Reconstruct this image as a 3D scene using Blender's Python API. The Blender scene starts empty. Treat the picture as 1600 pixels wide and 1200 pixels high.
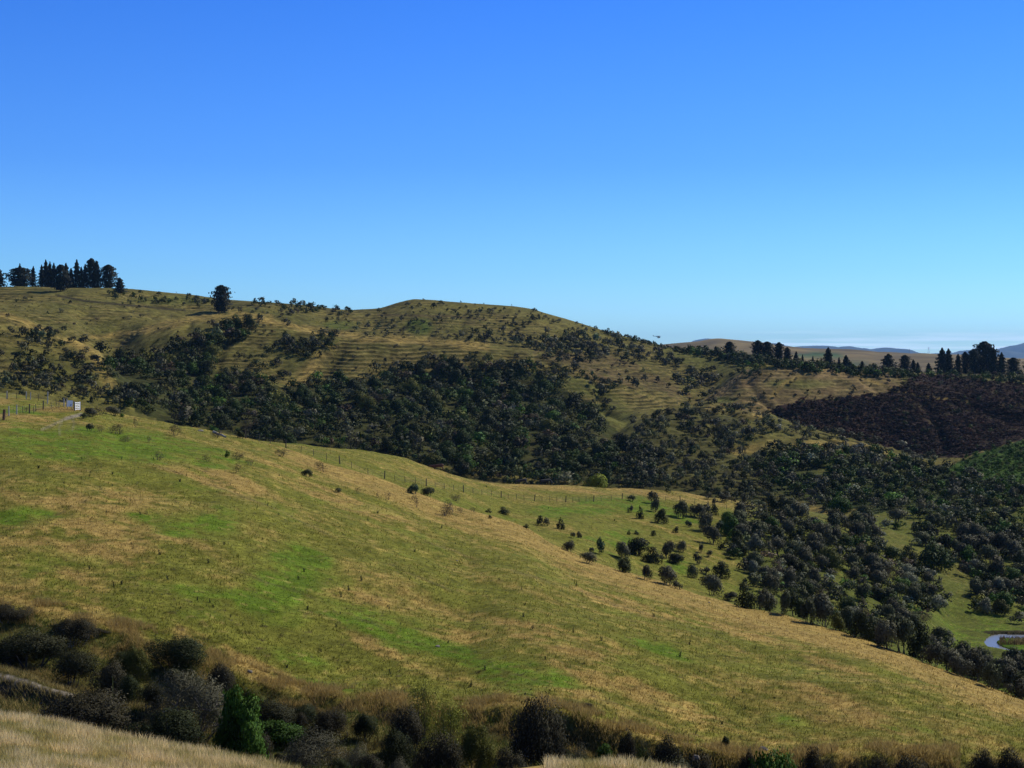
import bpy, math, random
import numpy as np
from mathutils import Vector, Matrix

# ------------------------------------------------------------------ camera, sky, sun, exposure
SC = bpy.context.scene
COL = SC.collection
rad = math.radians
F, HZ, EYE = 2391.0, 572.0, 60.0          # focal length and horizon row of the 1600x1200 frame, eye height
cam_d = bpy.data.cameras.new("camera")
cam = bpy.data.objects.new("camera", cam_d); COL.objects.link(cam)
cam.location = (0, 0, EYE); cam.rotation_euler = (rad(90), 0, 0)
cam_d.sensor_width = 36.0; cam_d.lens = 36.0 * F / 1600.0
cam_d.shift_y = -(600.0 - HZ) / 1600.0
cam_d.clip_start = 0.5; cam_d.clip_end = 60000
SC.camera = cam

SUN_AZ, SUN_EL = 52.0, 41.0
w = bpy.data.worlds.new("World"); SC.world = w; w.use_nodes = True
nt = w.node_tree; N = nt.nodes; Lk = nt.links
bg = N["Background"]; bg.inputs[1].default_value = 0.15
sky = N.new("ShaderNodeTexSky"); sky.sky_type = 'NISHITA'; sky.sun_disc = False
sky.sun_elevation = rad(SUN_EL); sky.sun_rotation = rad(SUN_AZ)
sky.altitude = 300; sky.air_density = 1.0; sky.dust_density = 0.2; sky.ozone_density = 3.0
tc = N.new("ShaderNodeTexCoord"); sp = N.new("ShaderNodeSeparateXYZ"); Lk.new(tc.outputs["Generated"], sp.inputs[0])
ramp = N.new("ShaderNodeValToRGB"); Lk.new(sp.outputs["Z"], ramp.inputs[0])
el = ramp.color_ramp.elements
el[0].position = 0.0; el[0].color = (0.57, 0.90, 1.25, 1)
el[1].position = 1.0; el[1].color = (0.10, 0.15, 0.30, 1)
for p_, c_ in ((0.03, (0.47, 0.81, 1.2, 1)), (0.06, (0.36, 0.69, 1.1, 1)), (0.13, (0.215, 0.51, 1.05, 1)), (0.235, (0.135, 0.425, 1.04, 1)), (0.42, (0.10, 0.18, 0.42, 1))):
    e_ = el.new(p_); e_.color = c_
mul = N.new("ShaderNodeMix"); mul.data_type = 'RGBA'; mul.blend_type = 'MULTIPLY'; mul.inputs[0].default_value = 1.0
Lk.new(sky.outputs[0], mul.inputs[6]); Lk.new(ramp.outputs[0], mul.inputs[7])
# thin bank of far cloud low over the mountains
mp = N.new("ShaderNodeMapping"); mp.inputs["Scale"].default_value = (14, 14, 420); Lk.new(tc.outputs["Generated"], mp.inputs[0])
cn = N.new("ShaderNodeTexNoise"); cn.inputs["Scale"].default_value = 1.0; cn.inputs["Detail"].default_value = 5; Lk.new(mp.outputs[0], cn.inputs[0])
cr = N.new("ShaderNodeMapRange"); cr.inputs[1].default_value = 0.44; cr.inputs[2].default_value = 0.66; Lk.new(cn.outputs[0], cr.inputs[0])
band = N.new("ShaderNodeValToRGB"); Lk.new(sp.outputs["Z"], band.inputs[0])
be = band.color_ramp.elements
be[0].position = 0.004; be[0].color = (0, 0, 0, 1); be[1].position = 0.024; be[1].color = (0, 0, 0, 1)
for p_ in (0.009, 0.015):
    e_ = be.new(p_); e_.color = (1, 1, 1, 1)
azr = N.new("ShaderNodeMapRange"); azr.inputs[1].default_value = 0.12; azr.inputs[2].default_value = 0.17; Lk.new(sp.outputs["X"], azr.inputs[0])
m1 = N.new("ShaderNodeMath"); m1.operation = 'MULTIPLY'; Lk.new(cr.outputs[0], m1.inputs[0]); Lk.new(band.outputs[0], m1.inputs[1])
m2 = N.new("ShaderNodeMath"); m2.operation = 'MULTIPLY'; Lk.new(m1.outputs[0], m2.inputs[0]); Lk.new(azr.outputs[0], m2.inputs[1])
m3 = N.new("ShaderNodeMath"); m3.operation = 'MULTIPLY'; m3.inputs[1].default_value = 0.85; Lk.new(m2.outputs[0], m3.inputs[0])
cmix = N.new("ShaderNodeMix"); cmix.data_type = 'RGBA'; Lk.new(m3.outputs[0], cmix.inputs[0]); Lk.new(mul.outputs[2], cmix.inputs[6])
cmix.inputs[7].default_value = (7.5, 9.5, 11.5, 1)
Lk.new(cmix.outputs[2], bg.inputs[0])

sun_d = bpy.data.lights.new("sun", 'SUN'); sun = bpy.data.objects.new("sun", sun_d); COL.objects.link(sun)
sun_d.energy = 4.0; sun_d.angle = rad(0.53); sun_d.color = (1.0, 0.95, 0.86)
SDIR = Vector((math.sin(rad(SUN_AZ)) * math.cos(rad(SUN_EL)), math.cos(rad(SUN_AZ)) * math.cos(rad(SUN_EL)), math.sin(rad(SUN_EL))))
sun.rotation_euler = SDIR.to_track_quat('Z', 'Y').to_euler()
vs = SC.view_settings; vs.view_transform = 'Standard'; vs.look = 'None'; vs.exposure = 0.0; vs.gamma = 1.0

# ------------------------------------------------------------------ helpers
rng = np.random.default_rng(11)
random.seed(11)

def tag(o, label=None, cat=None, group=None, kind=None):
    if label: o["label"] = label
    if cat: o["category"] = cat
    if group: o["group"] = group
    if kind: o["kind"] = kind
    return o

def pchip(xk, yk, x):
    xk = np.asarray(xk, float); yk = np.asarray(yk, float); x = np.asarray(x, float)
    if len(xk) == 1: return np.full_like(x, yk[0])
    h = np.diff(xk); d = np.diff(yk) / h; m = np.zeros_like(yk)
    if len(xk) > 2:
        w1 = 2 * h[1:] + h[:-1]; w2 = h[1:] + 2 * h[:-1]; ok = d[:-1] * d[1:] > 0
        with np.errstate(divide='ignore', invalid='ignore'):
            mm = (w1 + w2) / (w1 / d[:-1] + w2 / d[1:])
        m[1:-1] = np.where(ok, mm, 0)
    m[0], m[-1] = d[0], d[-1]
    xc = np.clip(x, xk[0], xk[-1])
    i = np.clip(np.searchsorted(xk, xc, side='right') - 1, 0, len(h) - 1)
    t = (xc - xk[i]) / h[i]; t2 = t * t; t3 = t2 * t
    return (2*t3 - 3*t2 + 1) * yk[i] + (t3 - 2*t2 + t) * h[i] * m[i] + (-2*t3 + 3*t2) * yk[i+1] + (t3 - t2) * h[i] * m[i+1]

_perm = np.random.default_rng(5).permutation(256); _perm = np.concatenate([_perm, _perm])
_ang = np.random.default_rng(6).random(256) * 2 * np.pi; _gx, _gy = np.cos(_ang), np.sin(_ang)
def perlin(x, y):
    xi = np.floor(x).astype(np.int64); yi = np.floor(y).astype(np.int64); xf = x - xi; yf = y - yi
    xi &= 255; yi &= 255
    u = xf*xf*xf*(xf*(xf*6-15)+10); v = yf*yf*yf*(yf*(yf*6-15)+10)
    def g(ax, ay, dx, dy):
        h = _perm[_perm[ax & 255] + (ay & 255)]
        return _gx[h]*dx + _gy[h]*dy
    a = g(xi, yi, xf, yf); b = g(xi+1, yi, xf-1, yf); c = g(xi, yi+1, xf, yf-1); d = g(xi+1, yi+1, xf-1, yf-1)
    return (a + u*(b-a)) + v*((c + u*(d-c)) - (a + u*(b-a)))
def fbm(x, y, o=3):
    s = 0; a = 1.0; f = 1.0
    for k in range(o):
        s = s + a * perlin(x*f + 17.3*k, y*f + 9.1*k); a *= .5; f *= 2.03
    return s * 1.35
def sstep(a, b, x):
    t = np.clip((x - a) / (b - a), 0, 1); return t*t*(3 - 2*t)

def inpoly(px, py, poly):
    px = np.asarray(px, float); py = np.asarray(py, float); r = np.zeros(px.shape, bool); n = len(poly)
    for i in range(n):
        x1, y1 = poly[i]; x2, y2 = poly[(i+1) % n]
        if y1 == y2: continue
        c = ((y1 > py) != (y2 > py)) & (px < (x2-x1) * (py-y1) / (y2-y1) + x1)
        r ^= c
    return r
def linedist(px, py, pts):
    """picture distance to a polyline"""
    best = np.full(np.shape(px), 1e9)
    for (x1, y1), (x2, y2) in zip(pts[:-1], pts[1:]):
        dx, dy = x2-x1, y2-y1; t = np.clip(((px-x1)*dx + (py-y1)*dy) / (dx*dx+dy*dy), 0, 1)
        best = np.minimum(best, np.hypot(px-x1-t*dx, py-y1-t*dy))
    return best

def make_mesh(name, V, Fq, col=None, mat=None, smooth=False, nrm=None):
    """numpy quads or triangles to a mesh"""
    V = np.ascontiguousarray(V, np.float32); Fq = np.ascontiguousarray(Fq, np.int32); k = Fq.shape[1]
    me = bpy.data.meshes.new(name)
    me.vertices.add(len(V)); me.vertices.foreach_set("co", V.ravel())
    me.loops.add(Fq.size); me.loops.foreach_set("vertex_index", Fq.ravel())
    me.polygons.add(len(Fq)); me.polygons.foreach_set("loop_start", np.arange(0, Fq.size, k, dtype=np.int32))
    if smooth: me.polygons.foreach_set("use_smooth", np.ones(len(Fq), bool))
    me.update(calc_edges=True)
    if col is not None:
        at = me.color_attributes.new("Col", 'FLOAT_COLOR', 'POINT')
        c4 = np.ones((len(V), 4), np.float32); c4[:, :3] = col; at.data.foreach_set("color", c4.ravel())
    if mat: me.materials.append(mat)
    if nrm is not None:
        me.polygons.foreach_set("use_smooth", np.ones(len(Fq), bool)); me.normals_split_custom_set_from_vertices(np.asarray(nrm, np.float32))
    return me
def link(name, me, parent=None, loc=None):
    o = bpy.data.objects.new(name, me); COL.objects.link(o)
    if parent: o.parent = parent
    if loc is not None: o.location = loc
    return o

# ------------------------------------------------------------------ materials
def new_mat(name):
    m = bpy.data.materials.new(name); m.use_nodes = True
    return m, m.node_tree.nodes, m.node_tree.links, m.node_tree.nodes["Principled BSDF"]
def mat_ground(name, s1, s2, bump, dist):
    m, n, l, b = new_mat(name)
    a = n.new("ShaderNodeVertexColor"); a.layer_name = "Col"
    t = n.new("ShaderNodeTexCoord")
    x1 = n.new("ShaderNodeTexNoise"); x1.inputs["Scale"].default_value = s1; x1.inputs["Detail"].default_value = 6; x1.inputs["Roughness"].default_value = .7
    x2 = n.new("ShaderNodeTexNoise"); x2.inputs["Scale"].default_value = s2; x2.inputs["Detail"].default_value = 3
    l.new(t.outputs["Object"], x1.inputs[0]); l.new(t.outputs["Object"], x2.inputs[0])
    r1 = n.new("ShaderNodeMapRange"); r1.inputs[1].default_value = .3; r1.inputs[2].default_value = .7; r1.inputs[3].default_value = .55; r1.inputs[4].default_value = 1.4
    r2 = n.new("ShaderNodeMapRange"); r2.inputs[1].default_value = .3; r2.inputs[2].default_value = .7; r2.inputs[3].default_value = .8; r2.inputs[4].default_value = 1.2
    l.new(x1.outputs[0], r1.inputs[0]); l.new(x2.outputs[0], r2.inputs[0])
    mm = n.new("ShaderNodeMath"); mm.operation = 'MULTIPLY'; l.new(r1.outputs[0], mm.inputs[0]); l.new(r2.outputs[0], mm.inputs[1])
    v = n.new("ShaderNodeVectorMath"); v.operation = 'SCALE'; l.new(a.outputs[0], v.inputs[0]); l.new(mm.outputs[0], v.inputs[3])
    l.new(v.outputs[0], b.inputs["Base Color"])
    b.inputs["Roughness"].default_value = 1.0; b.inputs["Specular IOR Level"].default_value = 0.05
    bp = n.new("ShaderNodeBump"); bp.inputs["Strength"].default_value = bump; bp.inputs["Distance"].default_value = dist
    l.new(x1.outputs[0], bp.inputs["Height"]); l.new(bp.outputs[0], b.inputs["Normal"])
    return m
def mat_leaf(name, tr=0.25, vary=0.25):
    m, n, l, b = new_mat(name)
    a = n.new("ShaderNodeVertexColor"); a.layer_name = "Col"
    oi = n.new("ShaderNodeObjectInfo")
    r = n.new("ShaderNodeMapRange"); r.inputs[3].default_value = 1 - vary; r.inputs[4].default_value = 1 + vary; l.new(oi.outputs["Random"], r.inputs[0])
    v = n.new("ShaderNodeVectorMath"); v.operation = 'SCALE'; l.new(a.outputs[0], v.inputs[0]); l.new(r.outputs[0], v.inputs[3])
    l.new(v.outputs[0], b.inputs["Base Color"]); b.inputs["Roughness"].default_value = .7; b.inputs["Specular IOR Level"].default_value = .12
    t = n.new("ShaderNodeBsdfTranslucent"); l.new(v.outputs[0], t.inputs[0])
    mx = n.new("ShaderNodeMixShader"); mx.inputs[0].default_value = tr
    l.new(b.outputs[0], mx.inputs[1]); l.new(t.outputs[0], mx.inputs[2]); l.new(mx.outputs[0], n["Material Output"].inputs[0])
    return m
def mat_plain(name, c, rough=.8, noise=0.0, scale=8, metal=0):
    m, n, l, b = new_mat(name)
    b.inputs["Roughness"].default_value = rough; b.inputs["Metallic"].default_value = metal
    x = n.new("ShaderNodeTexNoise"); x.inputs["Scale"].default_value = scale; x.inputs["Detail"].default_value = 5
    t = n.new("ShaderNodeTexCoord"); l.new(t.outputs["Object"], x.inputs[0])
    r = n.new("ShaderNodeMapRange"); r.inputs[1].default_value = .3; r.inputs[2].default_value = .7; r.inputs[3].default_value = 1 - noise; r.inputs[4].default_value = 1 + noise
    l.new(x.outputs[0], r.inputs[0])
    v = n.new("ShaderNodeVectorMath"); v.operation = 'SCALE'; v.inputs[0].default_value = c; l.new(r.outputs[0], v.inputs[3]); l.new(v.outputs[0], b.inputs["Base Color"])
    return m
M_PAD = mat_ground("pasture", 2.2, 0.35, 0.5, 0.12)
M_HILL = mat_ground("hill_grass", 0.5, 0.09, 0.6, 0.6)
M_FAR = mat_ground("far_grass", 0.01, 0.002, 0.3, 6.0)
M_LEAF = mat_leaf("leaves", .16); M_NEEDLE = mat_leaf("needles", .08, .2); M_GRASS = mat_leaf("grass_blades", .45, 0)
M_BARK = mat_plain("bark", (.075, .06, .05), .9, .4, 12)
M_TWIG = mat_plain("dead_twig", (.26, .23, .2), .9, .3, 10)
M_WOOD = mat_plain("post_wood", (.07, .055, .045), .9, .35, 20)
M_PALE = mat_plain("pale_wood", (.4, .37, .33), .8, .25, 20)
M_WIRE = mat_plain("wire", (.2, .2, .2), .5, .1, 5, .6)
M_WHITE = mat_plain("white_paint", (.9, .9, .9), .5, .04, 4)
M_STONE = mat_plain("stone", (.22, .19, .15), .9, .35, 6)

# ------------------------------------------------------------------ terrain: valley, spurs and skyline laid out as ridge and valley lines
# each line: distance along the view and either the picture row it shows at ('p') or its height ('z'), against the picture column
E1 = [(150,638),(200,650),(300,668),(400,690),(500,722),(600,755),(700,790),(800,820),(880,862),(950,888),(1040,915),(1160,950),(1300,985),(1450,1040),(1600,1095),(1850,1190)]
SKY = [(-250,447),(0,449),(100,450),(200,453),(300,462),(350,468),(400,471),(450,475),(500,480),(550,484),(590,482),(620,474),(650,468),(700,471),(750,475),(800,479),(830,483),(850,489),(900,503),(950,519),(1000,532),(1050,543),(1100,549),(1150,558),(1200,562),(1250,570),(1300,576),(1350,579),(1400,580),(1450,582),(1500,585),(1600,586),(1850,586)]
LINES = [
 ('z', [(0,-60)], [(0,59)]),
 ('z', [(0,24)], [(0,51.6)]),
 ('z', [(0,46)], [(-250,47.6),(0,47.6),(300,46.8),(500,46.2),(1850,45.8)]),
 ('p', [(0,66),(100,65),(200,64),(300,63),(400,61),(500,60),(1600,60)],
       [(-250,1115),(0,1126),(100,1142),(200,1161),(300,1174),(400,1192),(500,1212),(800,1204),(900,1193),(1000,1193),(1100,1212),(1600,1216),(1850,1220)]),
 ('z', [(0,75),(400,72),(800,70),(1600,68)], [(-250,42.4),(0,42.2),(400,40.9),(800,39.9),(1200,38.0),(1600,37.4),(1850,37)]),
 ('z', [(0,91),(400,86.4),(800,80.4),(1200,76.4),(1600,78)], [(-250,44.4),(0,43.9),(300,42.6),(400,41.3),(800,40.7),(1000,39.5),(1200,38.1),(1600,38.4),(1850,38)]),
 ('p', [(0,95),(400,88),(800,82),(1200,78),(1600,81)],
       [(-250,930),(0,945),(100,965),(200,990),(300,1020),(400,1060),(500,1085),(600,1100),(700,1110),(800,1107),(900,1120),(1000,1150),(1100,1180),(1200,1196),(1300,1190),(1400,1180),(1600,1190),(1850,1200)]),
 ('p', [(-250,290),(0,270),(100,250),(150,245),(200,240),(300,232),(400,225),(500,215),(600,205),(700,198),(800,190),(900,180),(1000,172),(1100,163),(1200,154),(1300,146),(1400,138),(1500,130),(1600,123),(1850,110)],
       [(-250,598),(0,614),(100,631)] + E1),
 ('p', [(-250,305),(0,285),(200,256),(400,238),(500,235),(600,228),(700,230),(800,235),(900,225),(1000,220),(1100,215),(1200,210),(1300,205),(1400,200),(1500,196),(1600,196),(1850,196)],
       [(-250,604),(0,620),(100,636),(200,655),(300,672),(400,692),(500,713),(600,752),(700,783),(800,818),(900,850),(1000,893),(1100,930),(1200,964),(1300,1003),(1400,1048),(1500,1099),(1600,1117),(1850,1117)]),
 ('p', [(-250,330),(0,310),(200,270),(400,254),(500,275),(600,290),(700,310),(800,325),(900,330),(1000,335),(1100,335),(1200,330),(1300,330),(1400,325),(1500,310),(1600,300),(1850,300)],
       [(-250,608),(0,627),(100,645),(200,664),(300,677),(400,689),(480,696),(560,704),(640,719),(690,736),(760,753),(830,758),(950,763),(1050,769),(1100,776),(1180,788),(1280,804),(1400,852),(1500,892),(1600,922),(1850,940)]),
 ('z', [(-250,380),(200,370),(600,385),(800,395),(1000,395),(1200,385),(1400,375),(1600,370)],
       [(-250,40),(0,38),(200,25),(400,18),(600,15),(800,15),(1000,17),(1100,19),(1200,21),(1300,22),(1400,24.4),(1500,24.4),(1600,26),(1850,28)]),
 ('p', [(0,430),(200,440),(400,450),(1600,450)],
       [(-250,590),(0,600),(200,650),(400,680),(600,702),(800,740),(1000,745),(1200,745),(1400,745),(1600,735),(1850,720)]),
 ('p', [(-250,530),(0,520),(100,500),(150,490),(200,470),(300,480),(400,540),(1000,530),(1100,560),(1200,550),(1300,530),(1400,515),(1500,500),(1850,500)],
       [(-250,460),(-60,478),(0,492),(50,509),(100,530),(150,548),(200,600),(300,640),(400,610),(500,622),(600,632),(700,645),(800,660),(900,668),(960,676),(1000,662),(1050,648),(1090,642),(1150,643),(1200,651),(1250,665),(1300,681),(1350,692),(1400,705),(1450,716),(1500,716),(1550,702),(1600,687),(1850,640)]),
 ('p', [(0,600),(100,585),(200,560),(300,570),(400,590),(1000,600),(1100,620),(1200,615),(1300,600),(1500,585),(1850,585)],
       [(-250,480),(0,499),(100,545),(200,588),(300,592),(400,584),(500,592),(600,598),(800,620),(900,638),(1000,640),(1100,634),(1200,657),(1300,692),(1400,714),(1500,724),(1600,702),(1850,660)]),
 ('p', [(0,700),(100,690),(200,660),(300,670),(400,670),(500,660),(600,650),(1000,655),(1050,660),(1100,690),(1300,700),(1850,700)],
       [(-250,465),(0,475),(100,492),(180,540),(230,516),(300,499),(400,497),(450,503),(500,517),(560,527),(650,532),(700,535),(750,540),(800,548),(850,560),(900,572),(950,588),(1000,603),(1050,617),(1090,627),(1130,606),(1160,582),(1200,570),(1250,571),(1300,576),(1400,586),(1500,596),(1600,598),(1850,598)]),
 ('z', [(0,755),(300,735),(600,735),(1000,745),(1100,765),(1200,770),(1850,770)],
       [(-250,91),(0,92),(100,91.2),(200,86),(250,83),(300,80.8),(400,80.6),(500,75),(600,71.2),(700,69.6),(800,66.4),(900,60.4),(1000,53.6),(1100,49.8),(1150,57),(1200,58.4),(1300,57),(1400,54.5),(1500,53),(1850,53)]),
 ('p', [(0,860),(600,900),(900,900),(1000,890),(1100,870),(1200,830),(1850,830)], SKY),
 ('z', [(0,1010)], [(-250,96),(0,95),(600,90),(1000,68),(1200,55),(1850,50)]),
 ('z', [(0,1350)], [(0,44)]),
 ('z', [(0,2300)], [(0,45)]),
 ('p', [(0,3400)], [(-250,552),(800,548),(1090,538),(1130,533),(1180,535),(1230,541),(1300,546),(1350,549),(1400,551),(1450,552),(1500,554),(1600,563),(1850,566)]),
 ('z', [(0,5200)], [(0,40)]),
 ('z', [(0,27000)], [(0,10)]),
]
CP = np.concatenate([np.arange(-2650, -250, 60.0), np.arange(-250, 1851, 2.1), np.arange(1900, 4300, 60.0)])
RY = np.concatenate([np.arange(-60, 24, 6.0), np.arange(24, 55, .6), np.arange(55, 100, .17), np.arange(100, 250, .38), np.arange(250, 400, .6),
                     np.arange(400, 560, 1.0), np.arange(560, 760, .85), np.arange(760, 960, 1.3), np.geomspace(960, 27000, 90)])
NC, NR = len(CP), len(RY)
cpx = np.clip(CP, -250, 1850)
def curve(pts): return pchip([p[0] for p in pts], [p[1] for p in pts], cpx)
KY, KZ = [], []
for kind, ys, vsl in LINES:
    y = curve(ys); v = curve(vsl)
    KY.append(y); KZ.append(v if kind == 'z' else EYE - (v - HZ) * y / F)
KY = np.array(KY); KZ = np.array(KZ)
Z = np.empty((NR, NC))
for c in range(NC):
    Z[:, c] = pchip(KY[:, c], KZ[:, c], RY)
YY = np.repeat(RY[:, None], NC, 1)
XX = (CP[None, :] - 800) / F * np.maximum(YY, 24)
PXg = np.repeat(CP[None, :], NR, 0)
def rowof(Zz): return HZ + (EYE - Zz) * F / np.maximum(YY, 24)
PYg = rowof(Z)
kG = KY[10]                                   # the valley line that parts paddock from hillside
# natural unevenness
near = sstep(50, 60, YY) * (1 - sstep(330, 400, YY))
farm = sstep(400, 480, YY) * (1 - sstep(1000, 1300, YY))
Z += near * (0.35 * fbm(XX/14, YY/14, 3) + 0.07 * fbm(XX/1.8, YY/1.8, 2))
Z += farm * (1.5 * fbm(XX/42, YY/42, 3) + 0.35 * fbm(XX/7, YY/7, 2)) * (1 - .75*np.exp(-((YY-KY[16])/40)**2))
Z += sstep(2300, 3000, YY) * (1 - sstep(4500, 5200, YY)) * 9 * fbm(XX/260 + 3, YY/260, 3)
gn = np.exp(-(fbm(XX/40+11, YY/120, 2)/.13)**2)
Z -= farm * 2.0 * gn * sstep(440, 520, YY) * (1 - sstep(560, 900, YY)*.6) * (1 - .9*np.exp(-((YY-KY[16])/60)**2)) * (1 - .8*np.exp(-((YY-KY[14])/25)**2))
# rilled steep field edge above the gully
scarp = np.exp(-((YY - KY[6] + 1.3) / 1.6)**2) * sstep(380, 430, PXg)
Z += scarp * 0.5 * fbm(XX/2.2, YY/3, 3)
# benched track cut across the slope at lower left
trk_y = pchip([-250, 0, 60, 110, 200, 330], [86, 82.5, 81, 79.5, 78, 77], cpx)[None, :]
trk = (1 - sstep(200, 300, PXg))
Z += trk * .75 * np.exp(-((YY - trk_y - .5) / 1.1)**4)
Z += trk * np.exp(-((YY - trk_y + 1.2) / .8)**2) * .25 * fbm(XX/.6, YY/.6, 2)
# flat valley floor with the pond
POND_Z = 15.0
flat = sstep(1440, 1500, PXg) * sstep(196, 212, YY) * (1 - sstep(262, 285, YY))
Z = Z * (1 - flat) + flat * (POND_Z + .3 + .08 * fbm(XX/5, YY/5, 2))
PYp = HZ + (EYE - POND_Z) * F / np.maximum(YY, 24)     # rows at pond level, so outlines are plan shapes on the flat
POND = [(1537,1005),(1541,998),(1548,993),(1562,991),(1600,992),(1700,990),(1770,1003),(1700,1024),(1600,1022.5),(1575,1019),(1555,1014),(1543,1012)]
ISLE = [(1556,1004),(1566,1000),(1580,999),(1600,999.5),(1690,1000),(1700,1012),(1600,1018),(1580,1016),(1566,1011)]
inp = inpoly(PXg, PYp, POND); isl = inpoly(PXg, PYp, ISLE)
Z = np.where(inp & ~isl & (flat > .9), POND_Z - .3, Z)
Z = np.where(isl & (flat > .9), POND_Z + .18 + .5*np.clip(1-np.abs(PYp-1004)/5, 0, 1)*sstep(1556, 1575, PXg), Z)
# sheep tracks: the steep faces are stepped in little terraces along the contour
PYg = rowof(Z)
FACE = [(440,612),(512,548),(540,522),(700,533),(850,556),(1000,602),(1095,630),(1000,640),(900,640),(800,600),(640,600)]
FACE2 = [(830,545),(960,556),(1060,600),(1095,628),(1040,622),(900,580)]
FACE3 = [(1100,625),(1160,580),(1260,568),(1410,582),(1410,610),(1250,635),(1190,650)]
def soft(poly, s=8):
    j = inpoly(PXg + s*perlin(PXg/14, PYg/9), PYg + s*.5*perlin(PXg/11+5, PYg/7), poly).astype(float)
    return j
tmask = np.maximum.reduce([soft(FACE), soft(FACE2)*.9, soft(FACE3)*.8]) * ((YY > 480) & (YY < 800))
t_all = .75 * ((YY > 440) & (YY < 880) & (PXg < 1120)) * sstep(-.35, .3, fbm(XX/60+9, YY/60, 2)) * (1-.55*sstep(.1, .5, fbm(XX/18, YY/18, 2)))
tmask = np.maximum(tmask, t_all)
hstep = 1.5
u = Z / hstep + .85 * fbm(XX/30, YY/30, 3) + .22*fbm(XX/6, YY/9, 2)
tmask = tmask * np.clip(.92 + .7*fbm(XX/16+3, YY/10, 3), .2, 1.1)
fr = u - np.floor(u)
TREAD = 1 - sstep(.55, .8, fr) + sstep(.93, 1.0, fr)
zt = Z + hstep * (.72*(sstep(.5, 1.0, fr)) - .72*fr)
Z = Z + tmask * (zt - Z)
PYg = rowof(Z)

def ground(px, Y):
    """height of the ground at a picture column and distance"""
    px = np.asarray(px, float); Y = np.asarray(Y, float)
    fc = np.interp(px, CP, np.arange(NC)); fr_ = np.interp(Y, RY, np.arange(NR))
    c0 = np.clip(fc.astype(int), 0, NC-2); r0 = np.clip(fr_.astype(int), 0, NR-2); a = fc-c0; b = fr_-r0
    return (Z[r0,c0]*(1-a)+Z[r0,c0+1]*a)*(1-b) + (Z[r0+1,c0]*(1-a)+Z[r0+1,c0+1]*a)*b
_r0 = int(np.searchsorted(RY, 40)); RUN = np.minimum.accumulate(PYg[_r0:], axis=0)
def hit(px, py, ymin=0):
    """distance at which the ground shows at a picture position (arrays)"""
    px = np.atleast_1d(np.asarray(px, float)); py = np.atleast_1d(np.asarray(py, float))
    ci = np.clip(np.round(np.interp(px, CP, np.arange(NC))).astype(int), 0, NC-1); out = np.full(len(px), np.nan)
    rmin = int(np.searchsorted(RY[_r0:], ymin))
    for i, (c, y) in enumerate(zip(ci, py)):
        col_ = RUN[:, c] if rmin == 0 else np.minimum.accumulate(PYg[_r0+rmin:, c])
        k = int(np.searchsorted(-col_, -y)) + rmin
        if k < NR - _r0: out[i] = RY[_r0 + k]
    return out
def at(px, Y, dz=0.0):
    return Vector(((px-800)/F*Y, Y, float(ground(px, Y)) + dz))
def place(px, py, ymin=0):
    Y = float(hit(px, py, ymin)[0])
    return at(px, Y)

# ---- ground cover colours (what grows where), linear albedo
C_TAN = np.array((.345,.24,.068)); C_OLIVE = np.array((.168,.168,.026)); C_GREEN = np.array((.12,.18,.016)); C_BROWN = np.array((.10,.066,.034))
C_DULL = np.array((.125,.118,.029)); C_SOIL = np.array((.05,.036,.022)); C_DIRT = np.array((.42,.36,.27)); C_HEATH = np.array((.03,.016,.012)); C_FERN = np.array((.05,.10,.012))
def mix(a, b, t): return a + (b - a) * np.clip(t, 0, 1)[..., None]
def blob(x, y, rx, ry, ang=0, soft_=.5):
    ca, sa = math.cos(rad(ang)), math.sin(rad(ang)); dx, dy = PXg-x, PYg-y
    q = np.hypot((dx*ca+dy*sa)/rx, (-dx*sa+dy*ca)/ry)
    return 1 - sstep(soft_, 1.25, q)
ux = XX*.63 - YY*.78; vx = XX*.78 + YY*.63       # along and across the fall of the paddock
n_big = fbm(ux/34, vx/9, 3); n_mid = fbm(ux/9+4, vx/3.2, 3); n_fine = fbm(XX/1.1, YY/1.3, 2); n_pt = fbm(XX/6+7, YY/8, 3)
t = .44 + .36*n_big + .28*n_mid + .3*n_fine
for a_ in ((140,845,150,40,5),(60,905,120,26,5),(120,960,110,22,12),(330,1010,120,16,22),(60,655,110,9,6),(190,790,130,24,8),(330,745,120,18,12),(420,1050,90,12,25),(590,1015,50,14,28),(560,790,120,14,20),(700,990,60,16,10),(880,1000,120,22,15),(1000,1080,200,16,20),(1220,1010,140,10,17),(980,945,110,12,16),(1340,1110,130,14,24),(540,930,60,14,10),(850,1090,90,12,-5)):
    t = t + .42 * blob(*a_) * (1 + n_mid + .5*n_fine)
g = .05 + sstep(.05, .7, n_pt + .4*n_mid)*.42 + .10*np.exp(-((PXg-330)/420)**2)
for a_ in ((300,815,95,24,8),(90,690,150,26,0),(250,705,120,24,5),(490,870,55,18,25),(430,905,60,45,-30),(330,930,90,16,8),(590,975,110,22,22),(700,1015,90,16,12),(470,1030,60,14,15),(850,1050,60,16,20),(1020,1010,60,10,20),(40,810,50,16,0),(510,1075,70,10,15),(800,1060,60,20,20),(1240,1130,50,14,20),(1420,1140,60,12,10),(740,1040,60,18,30),(955,790,60,16,0),(960,845,50,18,0),(1060,885,30,10,20),(30,640,60,8,0),(1040,800,70,14,10),(860,800,60,10,0)):
    g = g + .62 * blob(a_[0], a_[1], a_[2]*1.2, a_[3]*1.25, a_[4], .15) * (1 + 1.0*n_mid + .7*n_fine + .5*n_pt)
e1row = np.interp(PXg, [p[0] for p in E1], [p[1] for p in E1])
edge = sstep(380, 520, PXg) * (1 - sstep(6, 34, np.abs(PYg - e1row - 4))) * (YY < KY[7][None]+6)
t = t + .7*edge
behind = (YY > KY[7][None] + 4) & (YY < kG[None])
crest = behind & (PXg > 380)
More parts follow.
